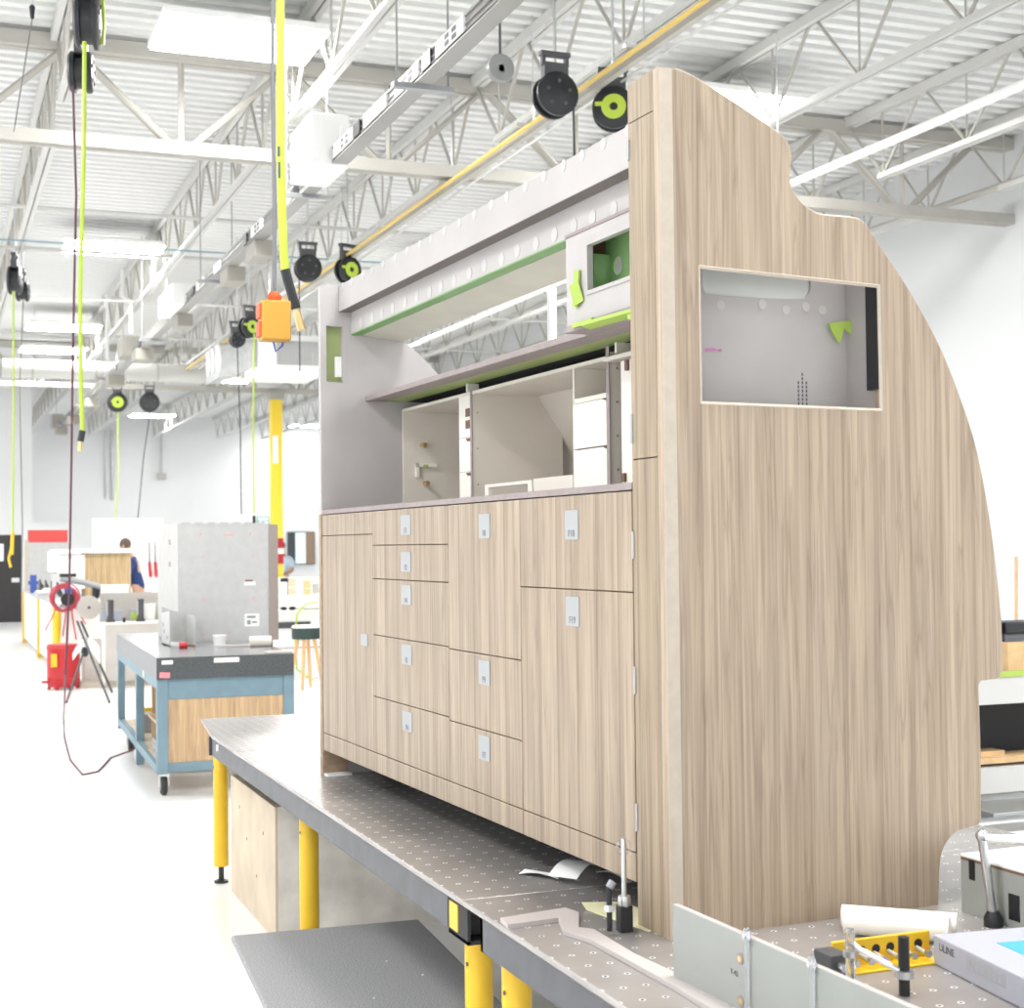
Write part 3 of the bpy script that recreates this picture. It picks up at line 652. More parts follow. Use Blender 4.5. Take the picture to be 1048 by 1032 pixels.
# white cabinets: open fronts at x = .34
XF = .34; YD, YL, YN = 2.0, 2.742, .93
w = M().box(XF,.60,YN,YL,1.445,1.457)
w.prism([(.74,1.05),(.74,1.24),(.60,1.446),(.607,1.452),(.75,1.25),(.75,1.05)], 'y', .16, YL)
w.box(XF,.74,2.730,YL,1.05,1.445)
w.build('cabinet_shell', CREAM, gal)
M().box(XF,.70,YD-.012,YD,1.05,1.456).build('divider', CREAM, gal)
M().box(XF,.70,YN-.012,YN,1.05,1.468).build('divider', CREAM, gal)
M().box(XF-.003,XF,YD-.014,YD+.003,1.05,1.458).build('divider_edge', MAUVE, gal)
M().box(XF-.003,XF,YN-.016,YN+.004,1.05,1.486).build('divider_edge', MAUVE, gal)
for z in (1.12,1.22,1.32,1.42): M().tube([(XF+.025,YN-.0125,z),(XF+.025,YN-.0145,z)], .004, 8).build('screw', TAUPE, gal)
for z in (1.12,1.25,1.38): M().tube([(XF+.02,YD-.0125,z),(XF+.02,YD-.0145,z)], .003, 8).build('screw', TAUPE, gal)
# narrow stack at left unit
st = M().box(XF+.004,.60,YD+.002,YD+.014,1.05,1.445).box(XF+.004,.60,YD+.105,YD+.117,1.05,1.445)
st.box(XF,XF+.006,YD+.002,YD+.117,1.05,1.445); st.build('drawer_stack', CREAM2, gal)
for z in (1.340,1.383): M().box(XF-.002,XF,YD+.012,YD+.05,z-.015,z+.015).build('square_opening', BROWNB, gal)
for z in (1.29,1.165): M().prism([(YD+.01,z),(YD+.05,z),(YD+.035,z-.012),(YD+.01,z-.012)], 'x', XF-.002, XF).build('finger_notch', BROWNB, gal)
for z in (1.05,1.168,1.293): M().box(XF-.001,XF,YD+.004,YD+.115,z,z+.0015).build('drawer_gap', TAUPE, gal)
for x, z in ((.42,1.31),(.43,1.155)): M().tube([(x,2.73,z),(x,2.70,z)], .009, 10).tube([(x,2.705,z),(x,2.69,z)], .010, 10).build('knob', BRASS, gal)
M().box(.39,.48,2.715,2.73,1.222,1.236).box(.39,.402,2.715,2.73,1.18,1.236).build('angle_bracket', CREAM2, gal)
M().box(.42,.44,2.712,2.716,1.222,1.232).build('bracket_dot', TAPE, gal)
# tower with cubby and two drawers
ty0, ty1 = YN+.002, 1.172
tw = M().box(XF+.004,.62,ty1-.012,ty1,1.05,1.445).box(XF+.004,.62,ty0,ty1,1.335,1.350).box(XF+.20,.62,ty0,ty1,1.350,1.445)
tw.build('tower_body', CREAM, gal)
for z0, z1 in ((1.052,1.190),(1.194,1.332)):
    o = M().prism([(ty0,z0),(ty1-.012,z0),(ty1-.012,z1),(ty0+.035,z1),(ty0,z1-.012)], 'x', XF, XF+.014).build('tower_drawer', CREAM2, gal)
    M().prism([(ty0,z1),(ty0+.035,z1),(ty0+.028,z1-.007),(ty0,z1-.012)], 'x', XF+.010, XF+.013).build('finger_notch', BROWNB, o)
M().plate([(1.50,1.05),(1.90,1.05),(1.90,1.115),(1.50,1.115)], [[(1.53,1.062),(1.87,1.062),(1.87,1.105),(1.53,1.105)]], 'x', XF+.01, XF+.025).build('tray_frame', CREAM2, gal)
M().box(XF+.025,.6,1.50,1.90,1.05,1.056).box(XF+.3,.66,1.50,1.90,1.05,1.11).build('tray', CREAM, gal)
M().box(XF+.01,.64,1.19,1.485,1.05,1.118).build('low_box', CREAM, gal)
M().box(XF+.004,XF+.016,.40,.852,1.05,1.432).build('near_locker_door', CREAM2, gal)
M().box(XF-.02,XF+.3,.17,.915,1.436,1.448).build('near_locker_top', CREAM, gal)
M().box(XF-.004,XF+.004,.80,.815,1.40,1.43).box(XF-.004,XF+.004,.825,.845,1.08,1.105).build('locker_latch', BROWNB, gal)
# rear closure
inner = [(x-.03, z-.008) for x, z in back if z < 1.23]+[(.92,.60),(.86,.595),(.86,.235),(.72,.20),(.70,.12),(.70,.0)]
outer = [(x-.006, z) for x, z in back if z < 1.23]+[(.94,.58),(.874,.575),(.874,.215),(.74,.19),(.715,.12),(.715,.0)]
M().prism(outer+inner[::-1], 'y', .03, 2.745).build('back_panel', GREYP, gal)
# compartment behind the side opening
slot = arc([(.20,1.58),(.20,1.535),(.206,1.515),(.225,1.508),(.36,1.508),(.48,1.512),(.505,1.52),(.515,1.54),(.517,1.58)], 3)
M().plate([(.022,1.1),(.70,1.1),(.70,1.47),(.58,1.62),(.40,1.66),(.022,1.66)], [slot], 'y', .150, .158).build('partition', GREYP, gal)
M().box(.622,.640,.03,.15,1.1,1.56).build('side_wall', GREYP, gal)
M().box(.606,.621,.006,.048,1.275,1.535).build('black_bar', BLACK, gal)
M().box(.02,.640,.03,.15,1.1,1.11).build('compartment_floor', GREYP, gal)
M().box(.19,.53,.1585,.1595,1.495,1.66).build('slot_backing', mat('pale_backing', (.60,.63,.61), .5), gal)
for x in (.13,.25,.37,.44,.50,.55): M().lathe([(0,-.0008),(.012,-.0008),(.012,0),(0,0)], (x,.1495,1.488+.006*math.sin(40*x)), 10, 'y').build('filler_dot', FILL, gal)
M().prism([(.555,1.452),(.622,1.462),(.622,1.425),(.60,1.44),(.585,1.40),(.56,1.435)], 'y', .128, .131).build('masking_tape', TAPE, gal)
text('part_number', '10239-10', .013, MAGENTA, gal, (.226,.1492,1.372), (R_(90),0,0))
st = M()
for k in range(3):
    for j in range(6 if k != 1 else 8): st.box(.472+.012*k, .476+.012*k, .1492, .15, 1.245+.0105*j, 1.252+.0105*j)
st.build('handwritten_note', INK, gal)

# ------------------------------------------------------------------ things on the fixture tables
Z = ZT
bar = M().prism([(1.262,3.29),(1.268,3.355),(1.45,3.385),(1.462,3.33),(1.405,3.20),(1.43,3.17),(1.425,2.95),(1.455,2.60),(1.44,2.30),(1.385,2.30),(1.395,2.72),(1.385,3.10),(1.36,3.19),(1.395,3.30)], 'z', Z, Z+.012)
tag(bar.build('fixture_bar', PINKW, bevel=.001), 'flat pale hooked fixture bar lying on the table edge', 'bar')
t = thing('fixture_plate', 'grey green plate standing on edge on the table before the oak side panel', 'plate', (1.425,2.765,Z+.012), R_(2.2))
M().box(0,.012,-.95,0,0,.145).build('plate_body', PLATEG, t)
M().box(.0,.012,-.95,0,.145,.1462).build('top_edge', PINKW, t)
for y, z in ((-.257,.098),(-.257,.018)):
    b = M().lathe([(0,-.002),(.0115,-.002),(.0115,.0),(0,0)], (0,y,z), 18, 'x').build('bushing', TAUPE, t)
    M().lathe([(0,-.003),(.006,-.003),(.006,-.002),(0,-.002)], (0,y,z), 12, 'x').build('bushing_centre', BRASS, b)
text('stamp', 'T-42', .014, INK, t, (-.0006,-.235,.066), (R_(90),0,R_(-90)))
for y in (-.29,-.5):
    M().tube([(-.006,y,-.012),(-.006,y,.165)], .005, 8).build('clear_pin', CLEAR, t)
    M().lathe([(.0,-.003),(.012,-.003),(.012,.003),(0,.003)], (-.006,y,.15), 14, 'x').build('pin_knob', CLEAR, t)
# toggle clamp rod
t = thing('clamp_post', 'upright steel clamp rod on a black block beside the galley corner', 'clamp', (1.505,3.165,Z))
M().box(-.016,.016,-.014,.014,0,.06).build('base_block', BLACK, t, bevel=.002)
M().tube([(0,0,.06),(0,0,.215)], .006, 12).build('rod', STEEL, t)
M().lathe([(0,-.012),(.014,-.012),(.016,0),(.014,.012),(0,.012)], (0,0,.07), 14).build('collar', STEEL, t)
M().tube([(.0+.018*math.cos(a*.5236), -.0, .195+.018*math.sin(a*.5236)) for a in range(12)], .0022, 6, True).build('ring', CLEAR, t)
t = thing('threaded_bolt', 'short black bolt with a steel nut left of the clamp rod', 'bolt', (1.455,3.14,Z+.012))
M().tube([(0,0,0),(0,0,.10)], .0065, 10).build('shank', BLACK, t)
M().lathe([(0,.045),(.013,.045),(.013,.06),(0,.06)], (0,0,0), 6).build('nut', STEEL, t)
M().tube([(0,0,.098),(.01,0,.112)], .010, 8).build('tip', GSTEEL, t)
# paper scraps
def sheet(name, pts_rows, m, label, cat, th=.0012):
    s = M(); n = len(pts_rows[0]); vs = [p for r in pts_rows for p in r]; k = len(vs)
    vs2 = [(x, y, z+th) for x, y, z in vs]; fs = []
    for i in range(len(pts_rows)-1):
        for j in range(n-1):
            a = i*n+j; q = (a, a+1, a+n+1, a+n); fs += [q, tuple(reversed([v+k for v in q]))]
    b = [j for j in range(n)]+[i*n+n-1 for i in range(1, len(pts_rows))]+[(len(pts_rows)-1)*n+j for j in range(n-2, -1, -1)]+[i*n for i in range(len(pts_rows)-2, 0, -1)]
    fs += [(b[i], b[(i+1) % len(b)], b[(i+1) % len(b)]+k, b[i]+k) for i in range(len(b))]
    s.add(vs+vs2, fs); return tag(s.build(name, m), label, cat)
c0 = Vector((1.56,3.66,Z)); 
rows = []
for i in range(9):
    u = i/8; q = c0+Vector((.145*u,.13*u,.0)); h = .035*math.sin(math.pi*(.12+.8*u))+.004
    rows.append([tuple(q+Vector((-.022+.0*u,.045,h))), tuple(q+Vector((.022,-.045,h+.004)))])
sheet('curled_paper', rows, WHITEP, 'curled white paper strip sticking out from under the galley', 'paper')
rows = [[(1.495+.07*u, 3.81-.11*u, Z+.004+.01*math.sin(3*u)), (1.525+.06*u, 3.84-.10*u, Z+.008)] for u in (0,.25,.5,.75,1)]
sheet('paper_strip', rows, WHITEP, 'small flat white paper piece left of the curled strip', 'paper')
rows = [[(1.70+.0*u, 3.75-.20*u, Z+.02*math.sin(2.5*u)+.002), (1.715+.0*u, 3.755-.20*u, Z+.02*math.sin(2.5*u)+.002)] for u in (0,.25,.5,.75,1)]
sheet('paper_tail', rows, WHITEP, 'thin white paper sliver beneath the toe kick near the corner', 'paper')
rows = [[(1.50+.05*u, 3.40-.27*u, Z+.001+(.014 if u == 0 else 0)), (1.62+.03*u, 3.42-.24*u, Z+.001)] for u in (0,.08,.5,1)]
sheet('yellow_sheet', rows, YELP, 'pale yellow sheet on the table behind the clamp rod', 'sheet')
# yellow bracket with bolts
t = thing('bolted_bracket', 'yellow steel bracket with a row of bolts lying on the near table', 'bracket', (1.768,2.672,Z), 0)
M().box(0,.245,.03,.04,0,.058).box(.0,.245,-.02,.03,0,.005).build('angle', YELLOW, t, bevel=.0015)
M().box(-.045,-.0,-.03,.035,0,.05).build('end_block', DGREY, t, bevel=.003)
for i in range(6): M().tube([(.035+i*.036,.0305,.034),(.035+i*.036,.029,.034)], .010, 10).build('slot', BLACK, t)
for i in range(6): M().tube([(.028+i*.036,.028,.026),(.034+i*.036,.0,.020)], .0055, 8).lathe([(0,-.010),(.008,-.010),(.008,0),(0,0)], (.034+i*.036,0,.020), 6, 'y').build('bolt', STEEL, t)
M().tube([(-.025,-.031,.028),(-.025,-.05,.026)], .008, 8).build('end_bolt', STEEL, t)
# rolled cloth
t = thing('paper_rolls', 'two cream cloth rolls side by side behind the yellow bracket', 'roll', (1.958,2.942,Z))
M().tube([(0,.0,.030),(.165,-.165,.030)], .030, 16).build('roll', CREAM2, t)
M().tube([(.03,.055,.026),(.22,-.12,.026)], .026, 16).build('roll', CREAM2, t)
# carton of gloves
t = thing('carton', 'white carton with printed side and bright blue top strip on the near table', 'box', (1.99,2.66,Z), R_(-7))
M().box(0,.30,-.62,0,0,.062).build('carton_body', BOXW, t, bevel=.003)
M().box(.09,.21,-.60,-.10,.062,.0632).build('blue_strip', BLUEP, t)
text('printing', 'ULINE', .022, INK, t, (-.0006,-.055,.042), (R_(90),0,R_(-90)))
pr = M()
for i in range(7):
    y = -.13-i*.021
    for j in range(5): pr.box(-.0006,0,y-.016+.003*((i*j) % 3),y,.024+j*.006,.0275+j*.006)
pr.build('small_print', SILVER, t)
# holder pin in front of carton
t = thing('levelling_pin', 'black pin with a steel wing arm at the bottom edge of the photo', 'pin', (1.80,2.50,Z))
M().tube([(0,0,0),(0,0,.115)], .011, 12).build('pin', BLACK, t)
M().lathe([(0,.035),(.019,.035),(.019,.05),(0,.05)], (0,0,0), 14).build('ring', STEEL, t)
M().tube([(-.012,.0,.05),(-.07,.05,.085),(-.085,.06,.10)], .006, 8).build('arm', STEEL, t)
t = thing('clear_post', 'clear round post standing in front of the yellow bracket', 'post', (1.715,2.56,Z))
M().tube([(0,0,0),(0,0,.125)], .010, 12).build('post', CLEAR, t)
M().lathe([(0,.07),(.014,.07),(.014,.082),(0,.082)], (0,0,0), 14).build('ring', STEEL, t)
# grey fixture box and clamp on the right
t = thing('fixture_box', 'grey green open box with white top standing at the right edge of the table', 'box', (2.33,3.00,Z), R_(2))
M().box(0,.012,-.70,0,0,.135).box(.012,.30,-.012,0,0,.135).box(.30,.312,-.70,0,0,.135).box(0,.312,-.712,-.70,0,.135).build('side', PLATEG, t)
M().box(0,.312,-.712,0,.135,.141).build('top', WHITEP, t)
for q in ((-.05,-.03,.085,.132),(-.20,-.165,.02,.08)): M().box(-.002,0,*q).build('slot', BLACK, t)
M().box(-.001,.0,-.712,0,.128,.134).build('brown_edge', BROWNB, t)
t = thing('toggle_clamp', 'steel rod clamp with a white arm in front of the grey box', 'clamp', (2.31,2.86,Z))
M().lathe([(0,0),(.022,0),(.022,.02),(.014,.035),(0,.035)], (0,0,0), 16).build('base', BLACK, t)
M().tube([(0,0,.02),(-.02,.01,.205)], .0105, 12).build('rod', STEEL, t)
M().blob((-.02,.01,.21), .015).build('knuckle', STEEL, t)
M().tube([(-.02,.01,.205),(.12,-.08,.205),(.2,-.12,.21)], .009, 10).build('arm', WHITE, t)

# ------------------------------------------------------------------ right background bench
t = thing('side_bench', 'white work bench with a lime front edge behind the oak panel on the right', 'work bench', (4.25,6.0,0))
M().box(0,2.9,0,2.2,.89,1.03).build('bench_top', BENCHW, t)
M().box(0,2.9,-.006,.02,1.022,1.05).build('lime_edge', TAPE, t)
M().box(.03,2.8,.05,2.1,.40,.57).build('base_cabinet', BENCHW, t)
M().box(.03,2.8,.35,2.1,.57,.89).build('gap_shade', DARK, t)  # near-black block put in for the shade of the open gap
for x in (.02,2.8): M().box(x,x+.06,.05,.11,0,.89).build('leg', WHITE, t)
M().box(.05,2.7,.1,.2,.0,.40).build('lower_shelf', GALV, t)
tag(M().obox((.55,.0,.03), (1.3,.16,.03)).obox((.35,.03,.055), (.7,.10,.025)).build('wood_offcuts', PINEW, loc=(4.35,6.16,.585-.015)), 'wood offcuts lying in the dark gap under the white bench top', 'wood')
o = M().box(0,.22,0,.2,0,.15).build('wood_block', PINEW, loc=(ay(1032,690,6.1).x,6.1,1.03)); tag(o, 'light wood block at the right edge on the white bench', 'block')
for i, px in enumerate((1001,1017)):
    tag(M().box(0,.055,0,.2,0,.045).build('small_tray', STEELW, loc=(ay(px,692,6.08).x,6.08,1.03)), ('small pale tray on the bench, next to the oak panel', 'small pale tray on the bench, nearer the wood block')[i], 'tray', 'trays on the right bench')
t = thing('black_tool_case', 'black tool case with rounded lid on top of the wood block', 'case', (ay(1030,652,6.15).x,6.15,1.18))
M().box(0,.25,0,.18,.04,.10).build('case_body', BLACK, t, bevel=.008); M().box(.0,.25,.01,.17,0,.04).build('case_base', mat('slate', (.10,.11,.14), .6), t)
M().lathe([(0,.0),(.04,.0),(.045,.10),(.035,.15),(0,.165)], (-.035,.06,.0), 16).build('round_cap', DGREY, t)
q = ay(1040,570,8.5); tag(M().tube([(q.x-.08,8.45,0),tuple(q)], .012, 8).build('wood_stick', PINEW), 'thin wooden stick leaning upright behind the right bench', 'stick')
t = thing('metal_parts_cart', 'low grey cart of metal parts behind the right end of the table', 'cart', (3.45,5.2,0))
M().box(0,1.4,-.5,.5,.42,.46).box(0,1.4,-.5,.5,.15,.18).build('shelf', GALV, t)
M().tube([(.2,-.2,.52),(1.2,-.25,.52)], .05, 12).tube([(.2,.1,.52),(1.2,.1,.54)], .06, 12).build('bars', GSTEEL, t)
M().box(.1,.7,-.45,-.3,.46,.56).box(.6,1.2,-.2,.2,.46,.58).build('blocks', STEEL, t)
for x in (.03,1.33):
    for y in (-.47,.43): M().box(x,x+.04,y,y+.04,0,.42).build('leg', GALV, t)

# ------------------------------------------------------------------ granite plate cart
t = thing('granite_cart', 'blue framed wheeled cart with a black granite plate on top', 'cart', (1.45,10.45,0), R_(-1.7))
W, L = .95, 3.15
sl = M().box(-.005,W-.005,-.02,L,.80,.95).build('granite_slab', GRANLEFT, t)
lab(M().box(-.004,W-.006,-.022,-.0195,.80,.949).build('slab_front', GRANITE, sl), 'front face in a darker granite tone')
M().box(-.004,W-.006,-.02,L-.001,.949,.9515).build('slab_top', GRANTOP, sl)
fr = M().box(0,.075,0,.075,.15,.81).box(W-.075,W,0,.075,.15,.81).box(.0,.06,1.45,1.53,.02,.80).box(0,.06,L-.08,L,.12,.80).box(W-.06,W,L-.08,L,.12,.80).box(W-.06,W,1.45,1.53,.02,.80)
fr.box(.075,W-.075,.01,.06,.66,.80).box(.075,W-.075,.01,.06,.16,.225).box(0,.05,.075,L-.08,.73,.80).box(0,.05,.075,L-.08,.15,.21).box(W-.05,W,.075,L-.08,.73,.80).box(W-.05,W,.075,L-.08,.15,.21)
fr.build('frame', BLUE, t, bevel=.003)
M().box(.075,W-.075,.02,.035,.225,.66).build('plywood_panel', PLY, t)
M().box(.06,.5,.9,.915,.21,.73).box(.06,.5,.08,.095,.21,.73).box(.45,.46,.08,.9,.21,.73).box(.03,.5,.08,.9,.205,.22).box(.03,.5,.08,.9,.46,.475).build('shelf_box', PLY, t)
M().box(.05,W-.05,1.0,L-.1,.19,.205).build('lower_deck', PLYPALE, t)
def caster(x, y, par):
    c = M().box(x-.035,x+.035,y-.05,y+.05,.135,.15).box(x-.035,x-.025,y-.02,y+.02,.06,.135).box(x+.025,x+.035,y-.02,y+.02,.06,.135).build('caster_fork', STEEL, par)
    w = M().lathe([(0,-.022),(.055,-.022),(.068,-.012),(.068,.012),(.055,.022),(0,.022)], (x,y,.068), 22, 'x').build('wheel', RUBBER, c)
    M().lathe([(0,-.026),(.035,-.026),(.035,.026),(0,.026)], (x,y,.068), 16, 'x').build('hub', GSTEEL, w)
for x, y in ((.05,.06),(W-.05,.06),(.05,L-.7),(W-.05,L-.7)): caster(x, y, t)
M().box(.03,.105,-.0245,-.022,.905,.932).build('white_label', WHITEP, t)
M().box(.385,.56,-.0245,-.022,.905,.938).build('cream_tape', CREAM2, t)
M().obox((.05,-.024,.832), (.07,.004,.038), (0,R_(4),0)).build('pink_tag', PINKT, t)
M().box(-.006,0,.85,.9,.75,.8).build('yellow_mark', YELP, t)
# metal parts stored in the cart
for i, (y, z, h, dx) in enumerate(((.35,.22,.12,.03),(1.95,.205,.15,.10))):
    k = M().box(dx,dx+.16,y,y+.22,z,z+h)
    for j in range(2):
        for q in range(2): k.tube([(dx-.004,y+.06+j*.1,z+.035+q*.05),(dx+.004,y+.06+j*.1,z+.035+q*.05)], .018, 10)
    o = k.build('angle_block', GSTEEL, loc=(1.45,10.45,0), bevel=.002, rotz=R_(-1.7))
    tag(o, ('drilled steel block on the lower shelf inside the blue cart', 'steel block at the back of the cart, near the far wheel')[i], 'steel block', 'steel blocks kept in the blue cart')
tag(M().box(.12,.4,2.25,2.28,.205,.38).build('yellow_board', YELLOW, loc=(1.45,10.45,0), rotz=R_(-1.7)), 'yellow edged board behind the steel block in the cart', 'board')

# grey panel crate on the cart
CX, CY = 1.83, 12.0
t = thing('panel_crate', 'tall grey panel crate with white filler dots on the granite cart', 'crate', (CX,CY,.9515))
M().box(0,.73,0,.02,0,.945).build('front_panel', CRATEG, t)
M().box(-.0,.02,.02,1.1,0,.945).build('side_panel', CRATEW, t)
M().box(.02,.73,1.08,1.1,0,.945).box(.02,.73,.02,1.08,.925,.945).box(.71,.73,.02,1.08,0,.945).build('shell', CRATEG, t)
M().box(.73,.805,-.01,1.1,0,.935).build('taupe_edge', TAUPE, t)
dd = M()
def spot(x, z, r=.012): dd.lathe([(0,-.002),(r,-.002),(r,0),(0,0)], (x,0,z), 8, 'y')
for i in range(9): spot(.012,.06+i*.105); spot(.715,.06+i*.105)
for i in range(9): spot(.13+i*.07,.018,.018)
for i in range(7): dd.box(.04+i*.1,.10+i*.1,-.004,.02,.943,.955)
for i in range(5): spot(.17+i*.135,.63,.009)
dd.build('filler_dots', FILL, t)
M().box(.53,.62,-.003,0,.445,.475).build('white_tape', WHITEP, t); M().box(.535,.60,-.0025,0,.475,.49).build('cutout', BROWNB, t)
M().box(.53,.65,-.002,0,.115,.215).build('paper_label', WHITEP, t)
k = M().box(.55,.62,-.003,-.002,.18,.2).box(.55,.58,-.003,-.002,.13,.165).box(.59,.63,-.003,-.002,.14,.155); k.build('label_print', GSTEEL, t)
k = M()
for z in (.80,.62): k.box(-.004,0,.36,.46,z-.02,z+.02)
k.build('square_hole', TAUPE, t)
pk = M()
for x, z in ((.18,.86),(.58,.86),(.2,.68),(.6,.68),(.2,.34),(.6,.34),(.2,.06),(.4,.06)): pk.obox((x,-.001,z), (.025,.002,.006), (0,R_(-40),0))
pk.box(.37,.44,-.002,0,.85,.857); pk.build('pink_mark', PINKT, t)
t = thing('angle_fixture', 'small grey open angle fixture leaning at the left foot of the crate', 'fixture', (1.70,11.57,.9515))
M().prism([(0,0),(.20,-.0),(.20,.22),(.0,.29)], 'y', .40, .412).box(.19,.2,.0,.41,0,.225).build('panel', CRATEG, t)
M().prism([(0.41,0),(.40,.24),(.0,.27),(0,0)], 'x', .0, .012).box(.0,.2,.0,.41,0,.01).build('side', CRATEG, t)
k = M()
for y, z in ((.1,.05),(.25,.09),(.3,.14)): k.box(-.002,.0,y,y+.02,z,z+.03)
k.build('slot', DGREY, t)
p = az(225,661,.9515); t = thing('white_cup', 'small white plastic tub on the front of the granite plate', 'tub', p)
M().lathe([(0,0),(.042,0),(.052,.075),(.056,.08),(.05,.082),(.042,.005),(0,.005)], (0,0,0), 22).build('tub', WHITE, t)
p = az(265,662,.9515); t = thing('paper_roll', 'cream paper roll with brown end on the granite plate', 'roll', p)
M().tube([(-.07,0,.04),(.09,-.02,.04)], .04, 18).build('roll', mat('roll_cream', (.70,.64,.58), .7), t); M().tube([(.09,-.02,.04),(.098,-.021,.04)], .041, 18).build('end', BROWNB, t)
p = az(245,662,.9515); tag(M().box(-.16,.10,-.04,.05,0,.012).build('white_strip', PINKW, loc=p), 'flat pale strip on the granite plate between tub and roll', 'strip')
p = az(288,668,.9515); tag(M().box(-.10,.07,-.05,.12,0,.008).build('flat_sheet', PINKW, loc=p), 'flat pale sheet on the front right corner of the granite plate', 'sheet')
p = az(189,664,.9515); t = thing('red_knob_tool', 'small tool with red knob on the granite plate', 'tool', p)
M().tube([(-.04,0,.025),(.02,0,.025)], .024, 12).build('knob', RED, t); M().tube([(.02,0,.025),(.08,.02,.015)], .010, 8).build('shaft', BROWNB, t)

# stool
p = az(308,700,0); t = thing('work_stool', 'tall stool with dark green padded seat and wooden legs behind the cart', 'stool', (4.2,17.6,0))
M().lathe([(0,.60),(.165,.60),(.17,.62),(.17,.735),(0,.735)], (0,0,0), 24).build('seat', STOOLG, t)
M().lathe([(.0,.735),(.172,.735),(.172,.752),(.15,.765),(0,.77)], (0,0,0), 24).build('seat_top', WHITEP, t)
for a in (45,135,225,315):
    c, s = math.cos(R_(a+18)), math.sin(R_(a+18)); M().tube([(.10*c,.10*s,.60),(.21*c,.21*s,0)], [.022,.017], 8).build('leg', LEGW, t)

# ------------------------------------------------------------------ left background: long bench and what stands on it
t = thing('long_workbench', 'long workbench with white skirts and yellow legs running to the black door', 'work bench', (1.60,20.6,0))
M().box(0,1.25,0,8.6,.93,.985).build('bench_top', GALV, t)
M().box(.02,.05,.05,8.5,.08,.93).box(.05,1.2,.05,.08,.08,.93).build('skirt', WHITEP, t)
for y in (.2,4.2,8.3):
    M().box(-.015,.075,y,y+.09,0,.93).build('leg', YELLOW, t)
M().box(-.02,.0,.9,1.15,.3,.9).build('yellow_tag', YELLOW, t)
s = M()
for y in (1.6,2.5,3.4,4.9,5.8,6.7): s.box(.015,.02,y,y+.01,.1,.92)
s.build('skirt_fold', STEELW, t)
t = thing('panel_board', 'tall grey board with a wide red strip on top standing on the long bench', 'board', (ay(29,607,28).x,28,.986))
M().box(0,.72,0,.1,0,.85).build('board', CRATEG, t); M().box(-.0,.68,-.01,.11,.85,1.07).build('red_strip', REDSIGN, t)
M().box(-.06,-.0,-.02,.06,0,.9).build('pale_edge', PALE_EDGE, t)
p = ay(87,605,23.5); t = thing('slatted_cabinet', 'white cabinet with a vertical slatted wood front beside the man in navy', 'cabinet', (p.x,23.5,.985))
h = .66
M().box(0,.68,0,.6,0,h).build('slatted_front', SLATW, t)
M().box(-.40,-.0,.02,.6,.12,h-.02).build('white_side', WHITE, t)
M().box(-.46,.70,-.05,.65,h,h+.06).box(-.50,-.38,-.02,.6,h-.28,h+.03).build('lid', WHITEP, t)
M().box(-.47,-.30,.0,.5,0,h-.30).build('grey_step', CRATEG, t)
p = ay(100,590,22.4); t = thing('angled_tool_rack', 'dark angled clamp rail lying on the bench before the slatted cabinet', 'tool rack', (p.x,22.4,.985))
M().tube([(-.52,0,.30),(-.2,0,.24),(.18,-.05,.12)], .045, 8).build('rail', GSTEEL, t)
M().box(-.45,-.40,-.03,.03,0,.33).box(-.53,-.30,-.04,.04,.32,.37).box(-.08,.0,-.05,.05,0,.16).build('stand', BLACK, t)
for i in range(4): M().tube([(-.05+.07*i,-.06,.14),(-.07+.07*i,-.08,.02)], .015, 6).build('clamp_foot', BLACK, t)
for i in range(4):
    p = ay(42+i*6, 597+i*1.6, 25.5-i*.9); t = thing('spring_clamp', 'dark pointed clamp standing in the row on the long bench', 'clamp', (p.x,p.y,.985), 0, 'row of dark clamps on the long bench')
    M().tube([(-.02,0,.24),(.0,0,.08),(.07,0,.0)], [.012,.03,.02], 6).build('jaw', DGREY, t); M().tube([(-.02,0,.22),(.05,0,.05)], .014, 6).build('lever', BLACK, t)
for i, (px, Y, w, m, l) in enumerate(((33,27,.35,TANBOX,'grey'),(45,24.5,.3,CREAM2,'cream'),(37,23,.26,GALV,'metal'))):
    p = ay(px,606,Y); tag(M().tube([(0,0,.06),(w*.6,.1,.06)], .06, 10).box(0,w,-.05,.05,0,.05).build('bundle', m, loc=(p.x,Y,.985)), f'{l} bundle of parts lying on the {"far" if i == 0 else "middle" if i == 1 else "near"} end of the long bench', 'bundle')
tag(M().box(0,.10,0,.1,0,.30).box(-.03,.13,-.02,.1,.14,.2).build('blue_vise', mat('tool_blue', (.04,.08,.32), .5), loc=(ay(31,593,26).x,26,.985)), 'small blue vise at the far end of the long bench', 'vise')
# red hose coil
p = ay(66,612,20.4); t = thing('red_hose_coil', 'tangled red air hose coil hanging on the end of the long bench', 'hose coil', (p.x,20.4,p.z))
hc = M()
for i in range(9):
    r = .135+.035*random.random(); ox, oz = random.uniform(-.03,.03), random.uniform(-.03,.03); tl = random.uniform(-.3,.3)
    hc.tube([(ox+r*math.cos(a*.393), random.uniform(-.01,.01)-.03*i/4+r*.3*math.sin(a*.393+tl)*tl, oz+r*1.05*math.sin(a*.393)) for a in range(16)], .010, 6, True)
hc.build('coil', REDH, t)
tl = M()
for x0, dx, dz in ((-.1,-.15,-.42),(.02,-.05,-.5),(.08,.06,-.55),(.12,.14,-.35)): tl.tube([(x0,-.06,-.1),(x0+dx*.3,-.08,dz*.5),(x0+dx,-.08,dz)], .009, 6)
tl.build('hanging_end', REDH, t)
M().lathe([(0,-.06),(.085,-.06),(.085,.06),(0,.06)], (.03,-.06,-.02), 18, 'y').build('motor', BLACK, t)
M().box(0,.09,-.12,.0,.06,.12).build('blue_cap', mat('cap_blue', (.05,.08,.35), .5), t)
